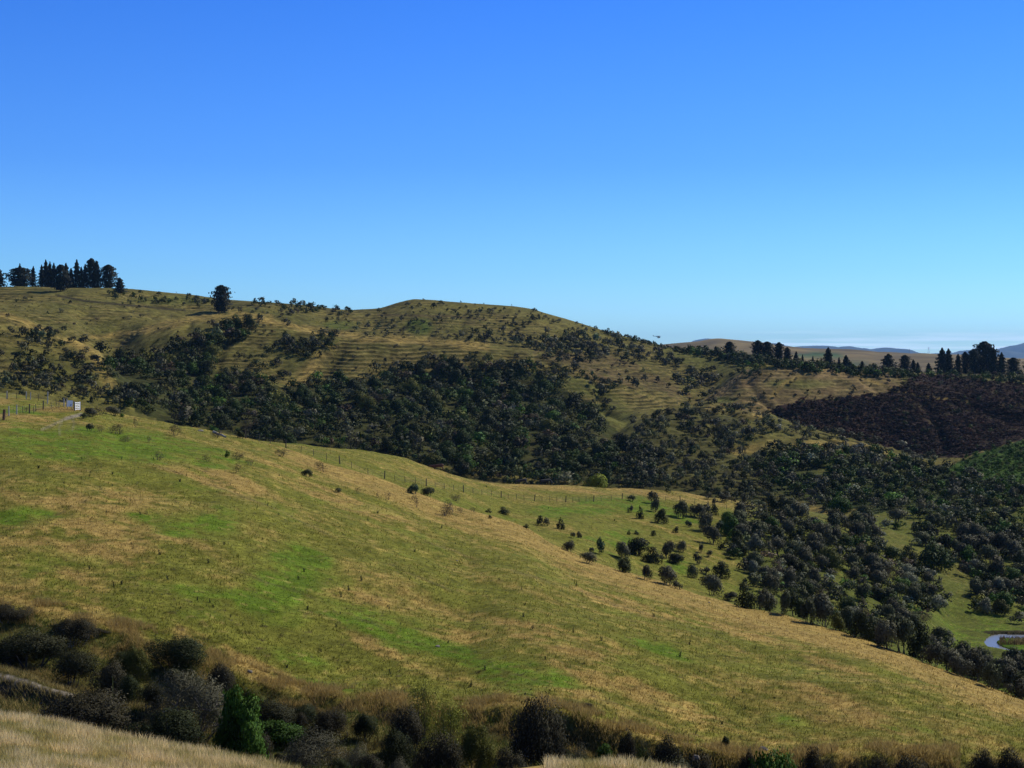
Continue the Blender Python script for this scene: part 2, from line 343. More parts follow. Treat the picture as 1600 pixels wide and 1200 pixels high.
t = np.where(crest, t + .5*np.exp(-((YY-KY[9][None])/22)**2)*sstep(600, 700, PXg) - .1, t)
right = crest * sstep(1120, 1200, PXg)
pad = mix(np.broadcast_to(C_OLIVE, PXg.shape + (3,)), C_TAN, sstep(.25, 1.1, t))
pad = mix(pad, C_GREEN, sstep(.15, 1.05, g) * (1 - .7*edge))
pad = mix(pad, np.array((.10,.12,.022)), right*.8)
pad = mix(pad, C_GREEN*1.05, flat * sstep(-.3, .4, n_mid) * .85)
pad = mix(pad, np.array((.085,.16,.01)), (isl & (flat > .9))*.9)
pad = mix(pad, np.array((.16,.12,.05)), ((isl & (flat > .9)) * (PYp < 1009) * sstep(1572, 1590, PXg))*.8)
bank = inpoly(PXg, PYp, [(1531,990),(1560,987.5),(1600,988.5),(1640,988),(1640,991.5),(1600,992),(1562,991),(1545,994)]) & (flat > .5)
pad = mix(pad, C_SOIL*.7, bank*.9)
pad = mix(pad, C_SOIL, ((inp & ~isl) & (flat > .9))*1.0)
# gully sides, scarp, foreground
gul = sstep(0, 2.0, YY - KY[3][None] - 1.5) * (1 - sstep(-2.2, -.6, YY - KY[6][None]))
pad = mix(pad, np.array((.075,.07,.022)), gul*.75)
pad = mix(pad, np.array((.17,.115,.035)), gul*sstep(.1, .5, fbm(XX/3+2, YY/3, 3))*.7)
sc2 = np.exp(-((YY - KY[6][None] + 1.6) / 1.1)**2) * sstep(390, 440, PXg)
pad = mix(pad, C_SOIL, sc2*sstep(-.35, .25, fbm(XX/2.5, YY/2.5, 2))*.95)
pad = mix(pad, C_TAN*.95, np.exp(-((YY - KY[6][None] - .7) / 1.3)**2) * sstep(-.3, .4, fbm(XX/5+3, YY/5, 2)))
fore = 1 - sstep(-.5, 2.5, YY - KY[3][None])
pad = mix(pad, C_TAN*1.05, fore*(.55+.5*n_mid))
pad = mix(pad, C_OLIVE, fore*sstep(.1, .5, fbm(XX/2.5, YY/2.5, 3))*.6)
pad = mix(pad, C_BROWN, fore*sstep(.2, .5, fbm(XX/1.4+8, YY/1.4, 2))*.4)
tr_top = trk*np.exp(-((YY - trk_y - .15 - .25*fbm(XX/1.5, YY/9, 2)) / .28)**4)*(1-sstep(108, 128, PXg))
pad = mix(pad, C_DIRT*1.1, tr_top*np.clip(.75 + .8*fbm(XX/.35, YY/.35, 2), .1, 1))
pad = mix(pad, C_SOIL*1.2, trk*np.exp(-((YY - trk_y + .6) / .6)**2)*.8)
pad = mix(pad, C_DIRT*.3, trk*np.exp(-((YY - trk_y + .8) / .5)**2)*sstep(0, .4, fbm(XX/.5, YY/.5, 2))*.6)
# wheel tracks by the gate
for ln, wd, st in (([(127,647),(112,651),(98,656),(84,663),(66,671)], 2.2, .55), ([(112,651),(116,662),(113,672)], 1.6, .4), ([(98,656),(92,668),(94,680)], 1.6, .35)):
    pad = mix(pad, C_DIRT*.9, (1-sstep(wd*.5, wd*1.5, linedist(PXg, PYg, ln)))*st*.55*(YY < 300))
pad = mix(pad, C_DIRT*.75, (1-sstep(1, 4, linedist(PXg, PYg, [(127,648),(103,654)])))*.7*(YY < 300))
pad = mix(pad, np.array((.30,.19,.06)), blob(85,640,45,5)*.7*(YY<320))
pad = mix(pad, C_TAN, blob(0,627,22,6)*.8*(YY<320))
tus = sstep(.35, .7, fbm(XX/.9+5, YY/1.0, 2)) * (YY < kG[None]) * (1-gul)
pad = mix(pad, np.array((.40,.29,.095)), tus*.45*sstep(-.4, .3, n_mid))
pad = mix(pad, C_SOIL*1.4, sstep(.62, .8, fbm(XX/.8+15, YY/.9, 2))*.55*(1-flat))
for ln in ([(-20,738),(60,736),(120,745),(160,762),(120,790),(70,812),(0,838)], [(150,690),(260,735),(420,790),(560,860),(720,930)], [(300,870),(480,930),(640,1000),(820,1060),(1000,1110)], [(640,840),(800,890),(980,950),(1200,1020),(1450,1090)]):
    pad = mix(pad, np.array((.12,.10,.04)), (1-sstep(.8, 2.6, linedist(PXg, PYg + 5*perlin(PXg/40, PYg/30), ln)))*.4*(YY < 262)*sstep(-.3, .3, n_mid))
pad = np.clip(pad * (1 + .28*n_fine + .22*fbm(XX/.45, YY/.5, 1))[..., None], 0.004, 1)

# hillside
h1 = fbm(XX/55+2, YY/55, 4); h2 = fbm(XX/13+8, YY/13, 3); h3 = fbm(XX/3.5, YY/3.5, 2)
hil = mix(np.broadcast_to(C_DULL, PXg.shape + (3,)), np.array((.205,.172,.045)), .35 + .6*h1 + .4*h2)
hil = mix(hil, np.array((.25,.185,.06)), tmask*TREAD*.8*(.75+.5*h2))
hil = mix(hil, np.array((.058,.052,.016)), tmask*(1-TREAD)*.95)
for ln, wd in (([(230,516),(300,499),(360,492),(420,497)],6),([(400,500),(500,517),(560,527),(650,532),(760,541)],5),([(512,545),(490,570),(455,606),(440,614)],9),
               ([(0,491),(50,509),(70,518),(130,541)],5),([(130,541),(150,556),(155,580),(172,600),(215,618)],7),([(130,530),(230,516)],3),
               ([(1190,650),(1110,640)],6),([(1210,693),(1330,696),(1390,702)],6),([(1150,706),(1215,690)],6),([(1200,742),(1290,733)],7),([(1200,786),(1290,797)],6)):
    hil = mix(hil, C_TAN*1.08, (1-sstep(wd*.3, wd*1.9, linedist(PXg, PYg + 4*perlin(PXg/22, PYg/15), ln)))*.7*np.clip(.75+.8*h2+.5*h3, .1, 1.1))
BR = [(830,545),(960,556),(1040,590),(1095,628),(1030,612),(930,596),(860,572)]
hil = mix(hil, np.array((.13,.085,.04)), soft(BR, 22)*.6*(YY > 480)*(.7+.6*h2))
hil = mix(hil, np.array((.25,.165,.075)), soft(FACE3, 6)*.65*(YY > 560)*(.8+.6*h2))
hil = mix(hil, np.array((.14,.15,.03)), blob(1250,600,60,9)*.6)
hil = mix(hil, np.array((.125,.13,.03)), (blob(960,650,40,26,30)+blob(890,600,80,14,15)+blob(1130,625,26,6)*1.3+blob(1080,560,70,14,15))*.75*(YY > 440))
hil = mix(hil, np.array((.08,.13,.02)), (blob(655,510,22,14)+blob(530,508,30,8)*.7+blob(265,470,70,7)*.5)*.7)
HEATH = [(1195,643),(1250,628),(1325,621),(1387,613),(1412,603),(1420,590),(1440,584),(1600,600),(1850,600),(1850,690),(1600,686),(1550,700),(1500,716),(1460,716),(1400,702),(1330,684),(1250,664)]
heath = soft(HEATH, 11)*(YY > 430)
hil = mix(hil, C_HEATH, heath*.97)
hil = mix(hil, np.array((.05,.026,.02)), heath*sstep(.05, .6, h1+.5*h2)*.6)
hil = mix(hil, C_TAN*.9, (1-sstep(1.0, 3.2, linedist(PXg, PYg, [(1340,588),(1375,600),(1403,612)])))*.75)
hil = mix(hil, C_TAN*.9, (1-sstep(1.0, 3.2, linedist(PXg, PYg, [(1412,614),(1440,620),(1475,623),(1515,628)])))*.75)
hil = mix(hil, C_TAN*.8, (1-sstep(1.5, 4, linedist(PXg, PYg, [(1545,640),(1575,634),(1600,632)])))*.4)
hil = mix(hil, C_TAN, (1-sstep(2, 5, linedist(PXg, PYg, [(1200,624),(1225,600),(1262,583),(1290,574)])))*.6*(YY > 560))
FERN = [(1470,735),(1520,712),(1560,700),(1600,686),(1850,640),(1850,800),(1600,790),(1520,775),(1480,760)]
hil = mix(hil, C_FERN, soft(FERN, 8)*.95)
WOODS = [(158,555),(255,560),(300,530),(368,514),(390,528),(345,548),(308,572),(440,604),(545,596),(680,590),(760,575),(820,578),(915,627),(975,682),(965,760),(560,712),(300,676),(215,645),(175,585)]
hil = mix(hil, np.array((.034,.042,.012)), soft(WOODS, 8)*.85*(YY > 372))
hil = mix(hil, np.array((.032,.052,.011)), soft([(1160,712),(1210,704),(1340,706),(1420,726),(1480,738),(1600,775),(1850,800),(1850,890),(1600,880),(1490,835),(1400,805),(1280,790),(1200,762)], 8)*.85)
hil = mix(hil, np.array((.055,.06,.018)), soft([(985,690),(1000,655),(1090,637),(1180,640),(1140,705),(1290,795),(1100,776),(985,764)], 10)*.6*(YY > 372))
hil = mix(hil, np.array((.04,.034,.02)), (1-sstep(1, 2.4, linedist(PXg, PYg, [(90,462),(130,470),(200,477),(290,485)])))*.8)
hil = mix(hil, np.array((.09,.06,.03)), (1-sstep(1, 2.5, linedist(PXg, PYg, [(590,492),(700,494),(760,499)])))*.6)
hil = mix(hil, np.array((.085,.07,.024)), sstep(.1, .55, fbm(XX/9+21, YY/9, 3))*.45*(YY<1000))
hil = np.clip(hil * (1 + .4*h3 + .2*fbm(XX/1.6, YY/1.6, 1))[..., None], .004, 1)
dn = mix(np.broadcast_to(np.array((.25,.185,.075)), PXg.shape + (3,)), np.array((.16,.12,.05)), .5 + .9*fbm(XX/300, YY/300, 4))
dn = mix(dn, np.array((.06,.11,.03)), (1-sstep(.6, 1.1, np.hypot((PXg-1280)/45, (PYg-556)/6)))*.95)
dn = mix(dn, np.array((.08,.11,.04)), (1-sstep(.6, 1.1, np.hypot((PXg-1335)/30, (PYg-567)/4)))*.8)
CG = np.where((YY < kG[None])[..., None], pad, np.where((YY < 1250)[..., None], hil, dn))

rG = int(np.searchsorted(RY, 372)); rH = int(np.searchsorted(RY, 1250))
def sheet(name, r0, r1, mat):
    r1 = min(r1, NR-1); nr = r1 - r0 + 1
    V = np.stack([XX[r0:r1+1], YY[r0:r1+1], Z[r0:r1+1]], -1).reshape(-1, 3)
    i = np.arange((nr-1)*NC).reshape(nr-1, NC)[:, :-1].ravel()
    Q = np.stack([i, i+1, i+1+NC, i+NC], 1)
    o = link(name, make_mesh(name, V, Q, CG[r0:r1+1].reshape(-1, 3), mat, True)); tag(o, kind="structure")
    return o
tag(sheet("paddock", 0, rG, M_PAD), "tan and green grazed paddock falling to a scrubby valley")
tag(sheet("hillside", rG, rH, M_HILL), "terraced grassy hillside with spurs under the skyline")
tag(sheet("downs", rH, NR-1, M_FAR), "far brown rolling downs behind the pine trees")

# mountains far away
def mountains():
    d = 21000.0
    sil = [(-400,556),(700,560),(1060,553),(1085,532),(1105,529),(1125,536),(1150,546),(1175,540),(1205,536),(1235,543),(1250,541),(1285,540),(1300,544),(1322,541),(1335,543),(1348,547),(1365,545),(1380,543),(1400,546),(1417,551),(1440,556),(1458,552),(1475,551),(1492,553),(1512,549),(1530,545),(1556,549),(1568,550),(1585,543),(1600,538),(1640,530),(1700,536),(1800,528),(2400,545)]
    px = np.arange(-400, 2400, 3.0); top = EYE + (HZ - pchip([s[0] for s in sil], [s[1] for s in sil], px)) * d / F
    rows = np.linspace(0, 1, 40); s = np.sin(rows*np.pi)
    Xm = (px[None]-800)/F*d + 0*rows[:, None]; Ym = d + (rows[:, None]-.5)*6500 + 0*px[None]
    rid = 1 - np.abs(fbm(Xm/900, Ym/900, 4))*.75*np.abs(rows[:, None]-.5)*2.2
    Zm = 0 + (top[None]-0)*np.power(s[:, None], .8)*rid
    i = np.arange(39*len(px)).reshape(39, len(px))[:, :-1].ravel(); n = len(px)
    cl = np.broadcast_to(np.array((.075,.085,.085)), Xm.shape+(3,)).reshape(-1, 3)
    o = link("mountains", make_mesh("mountains", np.stack([Xm, Ym, Zm], -1).reshape(-1, 3), np.stack([i, i+1, i+1+n, i+n], 1), cl, M_FAR, True))
    tag(o, "distant blue mountain range along the horizon", kind="structure")
mountains()

# pond water
def pond():
    m, n, l, b = new_mat("pond_water")
    b.inputs["Base Color"].default_value = (.24, .26, .27, 1); b.inputs["Roughness"].default_value = .25; b.inputs["IOR"].default_value = 1.33
    x = n.new("ShaderNodeTexNoise"); x.inputs["Scale"].default_value = 2.0; x.inputs["Detail"].default_value = 3
    t_ = n.new("ShaderNodeTexCoord"); l.new(t_.outputs["Object"], x.inputs[0])
    bp = n.new("ShaderNodeBump"); bp.inputs["Strength"].default_value = .08; bp.inputs["Distance"].default_value = .02; l.new(x.outputs[0], bp.inputs["Height"]); l.new(bp.outputs[0], b.inputs["Normal"])
    pts = []
    for (px, py) in POND:
        Y = (EYE-POND_Z)*F/(py-HZ); pts.append(((px-800)/F*Y, Y, POND_Z))
    cx = sum(p[0] for p in pts)/len(pts); cy = sum(p[1] for p in pts)/len(pts)
    pts = [((p[0]-cx)*1.015+cx, (p[1]-cy)*1.03+cy, p[2]) for p in pts]
    me = bpy.data.meshes.new("pond_water"); me.from_pydata(pts, [], [list(range(len(pts)))[::-1]]); me.materials.append(m); me.update()
    tag(link("pond_water", me), "small pond reflecting blue sky on the valley floor", kind="structure")
pond()

# ------------------------------------------------------------------ plant builders
def tubes(segs, sides=5):
    V, Q = [], []
    for (a, b, ra, rb) in segs:
        a = Vector(a); b = Vector(b); d = (b-a).normalized() if (b-a).length > 1e-6 else Vector((0,0,1))
        p = d.orthogonal().normalized(); q = d.cross(p); k = len(V)
        for c, r in ((a, ra), (b, rb)):
            for s in range(sides):
                th = 2*math.pi*s/sides; V.append(c + (p*math.cos(th)+q*math.sin(th))*r)
        for s in range(sides):
            s2 = (s+1) % sides; Q.append((k+s, k+s2, k+sides+s2, k+sides+s))
    return np.array([tuple(v) for v in V]), np.array(Q)
def quads(P, Nn, size, aspect, r, roll=True):
    """one leaf-sized face at every point"""
    n = len(P); Nn = Nn / np.linalg.norm(Nn, axis=1, keepdims=True)
    ref = r.normal(size=(n, 3)); tg = np.cross(Nn, ref); tg /= np.linalg.norm(tg, axis=1, keepdims=True); bt = np.cross(Nn, tg)
    a = (size*aspect)[:, None]*tg*.5; b = size[:, None]*bt*.5
    V = np.stack([P-a-b, P+a-b*.9, P+a*.8+b, P-a*.7+b*.9], 1).reshape(-1, 3)
    return V, np.arange(4*n).reshape(n, 4)
def bush_geo(seed, nleaf, leaf, shape='round', aspect=.55, jit=.7, nl=9):
    """crown of leaf clumps, unit width and height, standing on z = 0"""
    r = np.random.default_rng(seed); lob = []
    for k in range(nl):
        th = r.random()*2*np.pi
        if shape == 'round': rr = .38*math.sqrt(r.random()); z = .22+.42*r.random()**.4*math.sqrt(max(.05, 1-(rr/.44)**2)); s = .14+.16*r.random()
        elif shape == 'tall': rr = .22*math.sqrt(r.random()); z = .22+.60*r.random(); s = .15+.13*r.random()*(1-z*.4)
        elif shape == 'tree': rr = .30*math.sqrt(r.random()); z = .45+.35*r.random()*(1-rr); s = .16+.13*r.random()
        elif shape == 'dome': rr = .40*math.sqrt(r.random()); z = .18+.50*(1-(rr/.42)**2)*(.6+.4*r.random()); s = .18+.12*r.random()
        else: rr = .36*math.sqrt(r.random()); z = .25+.4*r.random(); s = .12+.14*r.random()
        if nl > 12: s *= .8; rr *= 1.12
        lob.append((rr*math.cos(th), rr*math.sin(th), z, s))
    lob = np.array(lob); wgt = lob[:, 3]**2; li = r.choice(nl, nleaf, p=wgt/wgt.sum())
    d = r.normal(size=(nleaf, 3)); d[:, 2] += .25; d /= np.linalg.norm(d, axis=1, keepdims=True)
    rr = lob[li, 3]*(.55+.55*r.random(nleaf)**.6)*(1+(.55 if nl > 12 else .25)*r.random(nleaf)**2*(r.random(nleaf) > .75))
    P = lob[li, :3] + d*rr[:, None]*np.array((1, 1, .85))
    top = P[:, 2].max(); P[:, 2] *= 1/top; wd = np.percentile(np.abs(P[:, :2]), 98); P[:, :2] *= .5/wd
    keep = P[:, 2] > .02; P = P[keep]; d = d[keep]; n = len(P)
    V, Q = quads(P, d + jit*r.normal(size=(n, 3)), leaf*(.6+.8*r.random(n)), aspect, r)
    tone = np.repeat(.8+.4*r.random(n), 4) * np.repeat((.8+.4*r.random(nl))[li][keep], 4)
    cd = P - np.array((0, 0, .45)); cd /= np.linalg.norm(cd, axis=1, keepdims=True) + 1e-6
    nn = .75*d + .5*cd + .22*r.normal(size=(n, 3)); nn /= np.linalg.norm(nn, axis=1, keepdims=True)
    return V, Q, tone, lob, np.repeat(nn, 4, 0)
PAL = dict(grey=(.090,.088,.050), greygreen=(.080,.090,.040), dark=(.038,.048,.015), forest=(.033,.056,.009), green=(.055,.115,.013), bright=(.07,.15,.015), yellow=(.20,.21,.03),
           brown=(.10,.075,.045), sage=(.19,.20,.13), olive=(.10,.105,.02), rust=(.07,.035,.02), heath=(.030,.0135,.010), teal=(.035,.065,.035))

SHAPE_OF = dict(grey='round', greygreen='round', dark='dome', forest='dome', green='dome', bright='tall', yellow='tall', brown='spread', sage='dome', olive='dome', rust='round', heath='dome', teal='round')
PROTO = {}
def proto(kind, detail, var):
    """shared crown and stem meshes of one kind of shrub"""
    key = (kind, detail, var)
    if key in PROTO: return PROTO[key]
    n, leaf, asp = {'fine': (15000, .024, .5), 'mid': (1900, .058, .65), 'small': (420, .10, .7)}[detail]
    if kind == 'yellow': n = int(n*.35); 
    if kind == 'brown': n = int(n*.4); asp = .2; leaf *= 1.3
    if kind == 'sage' and detail == 'fine': asp = .3
    sh = SHAPE_OF[kind]
    if detail == 'fine' and kind in ('green', 'bright', 'dark'): sh = 'round' if kind == 'dark' else 'tall'
    if detail == 'fine' and kind in ('green', 'bright'): leaf *= 2.0; n = int(n*.4)
    if kind in ('grey', 'greygreen') and var == 3: sh = 'tree' if detail != 'fine' else 'round'
    V, Q, tone, lob, nn = bush_geo(100*var + 7 + sum(map(ord, kind)), n, leaf, sh, asp, .5, 24 if detail == 'fine' else 9)
    col = tone[:, None]*np.array(PAL[kind])[None]*(np.array((.62,.56,.50)) if detail == 'fine' and kind in ('grey', 'greygreen', 'sage') else 1.0)
    me = make_mesh("foliage", V, Q, col, M_LEAF, nrm=nn)
    r = random.Random(var*13 + 5); segs = []
    for i in range(min(9 if detail == 'fine' else 4, len(lob))):
        x, y, z, s = lob[i]; b = Vector((r.uniform(-.04, .04), r.uniform(-.04, .04), -.12)); e = Vector((x, y, z))
        mid = b.lerp(e, .5) + Vector((r.uniform(-.05, .05), r.uniform(-.05, .05), -.04)); k = .022 if detail == 'fine' else .032
        segs += [(b, mid, k, k*.7), (mid, e, k*.7, k*.3)]
        if detail == 'fine':
            for q in range(4):
                o_ = Vector((r.uniform(-1, 1), r.uniform(-1, 1), r.uniform(-.1, 1))).normalized()*s*1.2
                segs.append((e, e+o_, k*.28, k*.1))
    Vs, Qs = tubes(segs); ms = make_mesh("stem", Vs, Qs, None, M_TWIG if kind in ('brown', 'sage', 'grey') and detail == 'fine' else M_BARK)
    PROTO[key] = (me, ms); return PROTO[key]

COUNT = {'shrub': 0}
def shrub(name, px, Y, wpx, hpx, kind, detail, label, group, cat='shrub', rot=None, top=None, sink=.16):
    p = at(px, Y); W = wpx/F*Y
    H = hpx/F*Y if top is None else max(.3, EYE-(top-HZ)*Y/F - p.z)
    var = COUNT['shrub'] % (3 if detail == 'fine' else 5); var = 4 if (var == 3 and cat == 'shrub') else var; COUNT['shrub'] += 1
    me, ms = proto(kind, detail, var)
    r = bpy.data.objects.new(name, None); COL.objects.link(r)
    r.location = p - Vector((0, 0, sink*H)); r.rotation_euler = (random.uniform(-.13, .13), random.uniform(-.13, .13), random.random()*6.28 if rot is None else rot); r.scale = (W*random.uniform(.9, 1.2), W*random.uniform(.75, 1.1), H*(1+sink))
    link("foliage", me, r); link("stem", ms, r)
    tag(r, label, cat, group)
    return r

# ------------------------------------------------------------------ shrubs of the gully in front
G1 = "shrubs along the near gully"
GULLY = [
 (8,942,74,93,'grey','grey shrub at the paddock edge above the dirt track, cut by the picture side'),
 (115,960,58,89,'grey','dark rounded grey shrub on the slope above the dirt track, highest of its thicket'),
 (45,975,104,86,'greygreen','wide grey-green shrub mass directly above the end of the dirt track'),
 (155,983,28,91,'grey','little grey shrub beside a dry grass bank, right of the dark rounded shrub'),
 (112,1004,74,83.5,'greygreen','grey-green shrub with yellow sprigs halfway down the thicket over the dirt track'),
 (166,1022,54,81,'grey','grey shrub just above the tall yellow flower stalk'),
 (212,1000,44,86,'olive','yellowish olive shrub between the grey thicket and the round dark green shrub'),
 (272,987,78,88,'dark','round dark green shrub standing against the dry grass paddock edge'),
 (130,1066,126,74,'grey','big dark grey twiggy shrub below the end of the dirt track'),
 (298,1034,124,77,'sage','large pale grey-green shrub with dead arching twigs, beside the bright green bush'),
 (345,1030,40,84,'grey','small dark shrub on the rim behind the bright green bush'),
 (354,1066,48,73.5,'green','bright green leafy bush among grey shrubs in the gully'),
 (380,1082,52,72.8,'green','bright green bush leaning on the right flank of the taller leafy green one'),
 (262,1100,104,71.5,'dark','low dark shrub in shade under the pale shrub with dead twigs'),
 (394,1126,54,70,'green','green leafy shrub at the end of the dry foreground grass'),
 (200,1046,46,79.5,'dark','dark shrub just right of the tall yellow flower stalk'),
 (232,1058,40,78,'greygreen','small grey-green shrub between the flower stalk and the pale dead-twigged shrub'),
 (425,1085,76,79,'greygreen','grey-green shrub below the dark soil bank, right of the bright green bush'),
 (470,1095,50,81,'dark','dark shrub tucked under the eroded dark soil bank'),
 (512,1103,60,78,'grey','grey bushy shrub in mid gully below the soil bank'),
 (570,1108,40,78.5,'dark','small dark green shrub between the grey bush and the dark mounded shrub'),
 (488,1131,116,69,'sage','wide sage-green shrub with pale flecked leaves at the bottom of the gully'),
 (552,1152,66,67.5,'sage','smaller sage-green shrub beside the wide pale-flecked one'),
 (405,1135,50,73,'grey','dark grey shrub under the grey-green one, by the dry grass tip'),
 (640,1096,64,76,'grey','dark purple-grey rounded shrub in front of the yellow-leaved sapling'),
 (612,1131,58,72,'dark','dark green shrub below the purple-grey rounded shrub'),
 (676,1131,66,70.5,'grey','grey shrub leaning right below the yellow-green sapling'),
 (662,1056,54,79,'yellow','slender yellow-green sapling rising above the gully rim'),
 (702,1088,64,77,'yellow','yellow-green leafy shrub right of the taller sapling'),
 (742,1124,52,74,'olive','olive shrub between the yellow-green shrub and the biggest dark one'),
 (830,1072,114,72.5,'grey','biggest dark grey-olive shrub, standing tall over the gully rim'),
 (795,1155,64,66.5,'grey','low grey shrub at the foot of the biggest dark shrub'),
 (866,1130,44,74,'grey','grey side bush pressed against the biggest dark shrub'),
 (896,1150,46,71,'sage','pale sage shrub on the right flank of the biggest dark shrub'),
 (574,1172,44,66.5,'grey','grey shrub at the gully bottom below the dark green one'),
 (628,1172,50,67,'sage','pale shrub low in the gully left of the leaning grey shrub'),
 (980,1133,30,75,'grey','slim upright grey shrub on the tan grass lip'),
 (998,1157,32,72,'dark','small dark shrub below the slim upright one'),
 (1038,1138,46,74,'grey','two-headed grey shrub by the tan grass lip'),
 (1042,1166,84,69.5,'greygreen','low wide grey-green shrub in front of the two-headed one'),
 (1098,1166,48,71.5,'grey','grey shrub beside the pale bare rock'),
 (1132,1147,15,80,'dark','little dark green bush on the green patch above the pale rock'),
 (1170,1167,24,77,'grey','small dark shrub above the glossy green bush'),
 (918,1105,15,83,'grey','tiny leaning dark shrub on the golden grass mound'),
 (1215,1171,78,70,'bright','glossy dark green bush cut by the picture bottom'),
 (1268,1156,42,76,'grey','dark grey shrub between the glossy green bush and the smaller round shrub'),
 (1326,1172,24,75,'grey','small round dark shrub by itself on the lower field edge'),
 (1372,1166,42,74,'grey','grey shrub at the left end of the lower shrub clump'),
 (1412,1164,66,74.5,'grey','broad dark shrub in the middle of the lower shrub clump'),
 (1452,1176,40,73,'greygreen','grey-green shrub at the right end of the lower shrub clump'),
 (1525,1155,44,77,'grey','dark shrub left of the lowest corner clump'),
 (1555,1168,28,76,'grey','thin shrub between the two dark corner shrubs'),
 (1582,1160,52,76.5,'grey','dark shrub in the lowest corner at the picture side'),
]
for px, top, wp, Y, kind, lab in GULLY:
    shrub("shrub", px, Y, wp, 0, kind, 'fine', lab, G1, top=top)

FILL = []
def gully_fill():
    r = random.Random(21); kinds = ['grey','greygreen','dark','dark','sage','olive','brown','greygreen','green']
    for k in range(74):
        px = r.uniform(-30, 1180) if k < 60 else r.uniform(1180, 1640); lip = float(np.interp(px, cpx, KY[3])); edge_ = float(np.interp(px, cpx, KY[6]))
        Y = r.uniform(lip+3.5, edge_-1.6)
        if px < 130 and abs(Y - float(np.interp(px, cpx, trk_y[0]))) < 2.6: continue
        kind = r.choice(kinds); h = r.uniform(.5, 1.25); w_ = h*r.uniform(.9, 1.7)
        z_ = float(ground(px, Y)); top = HZ + (EYE-z_-h)*F/Y
        o = shrub("shrub", px, Y, w_*F/Y, 0, kind, 'fine', None, "low tangled shrubs of the gully floor", top=top); FILL.append((o, px, top, kind))
gully_fill()

# ------------------------------------------------------------------ shrubs and little trees of the bench and the valley
LAND = [("the brown cow",685,732),("the bench fence bend",884,782),("the yellow-green bush",930,755),("the pond",1555,1003),("the dark cliff-top pair",650,772),("the fence end",972,778),
        ("the big tree over the scrub",1463,815),("the bright green tree",1142,825),("the tan field edge",1160,950),("the pond meadow",1500,990),("the spur tip",1100,640),("the valley gap",1390,830),
        ("the grassy strip",970,665),("the track across dark heath",1460,622),("the fern slope",1560,730),("the tan clearing",1260,740),("the field corner",1560,1090),("the green gully tree",1295,900),
        ("the gate",121,634),("the fallen pale log",343,683),("the lone round pine",346,480),("the pale stone",684,1010),("the golden mound",905,1110),("the dirt track",60,1060),("the bright green bush",362,1100),("the pale dead-twigged shrub",298,1080),("the yellow sapling",662,1090),("the biggest dark shrub",830,1120),("the pale bare rock",1192,1172),("the glossy green bush",1215,1185),("the sage-green shrub",488,1160),("the corner shrubs",1565,1175),("the bare twiggy bushes",697,800)]
LOOK = dict(grey='grey', greygreen='grey-green', dark='dark', forest='deep green', green='green', bright='bright green', yellow='yellow-green', brown='brown twiggy', sage='pale sage', olive='olive', rust='rusty brown', heath='heather', teal='bluish green')
AUTO = []
def autolabel(o, px, py, wpx, look, noun):
    AUTO.append((o, px, py, wpx, look, noun))
def finish_labels():
    used = {}
    for o, px, py, wpx, look, noun in AUTO:
        ds = sorted(LAND, key=lambda l_: math.hypot(l_[1]-px, (l_[2]-py)*1.4)); a = ds[0]; b = ds[1]
        dx, dy = px-a[1], (py-a[2])*1.4; dd = math.hypot(dx, dy)
        rel = ("right of" if dx > 0 else "left of") if abs(dx) > abs(dy) else ("below" if dy > 0 else "above")
        far = "just " if dd < 35 else ("" if dd < 90 else "well ")
        sz = o["size_word"] if "size_word" in o else ""
        lab = f"{sz} {look} {noun} {far}{rel} {a[0]}, toward {b[0]}".strip()
        if len(lab.split()) > 14: lab = lab.split(", toward")[0]
        used.setdefault(lab, []).append((px, py, o))
    ords = ["", "second ", "third ", "fourth ", "fifth ", "sixth ", "seventh ", "eighth ", "ninth ", "tenth ", "eleventh ", "twelfth "]
    for lab, lst in used.items():
        lst.sort(key=lambda q: q[0])
        for i, (px, py, o) in enumerate(lst):
            if len(lst) == 1: o["label"] = lab
            else:
                pre = "leftmost " if i == 0 else ("rightmost " if i == len(lst)-1 else (ords[i] + "from left " if i < len(ords) else ""))
                o["label"] = " ".join((pre + lab.split(", toward")[0]).split()[:16])
    for o, *_ in AUTO:
        if "size_word" in o: del o["size_word"]
def sizeword(h):
    return "tiny" if h < .9 else ("small" if h < 1.7 else ("middling" if h < 2.6 else ("large" if h < 3.8 else "very large")))

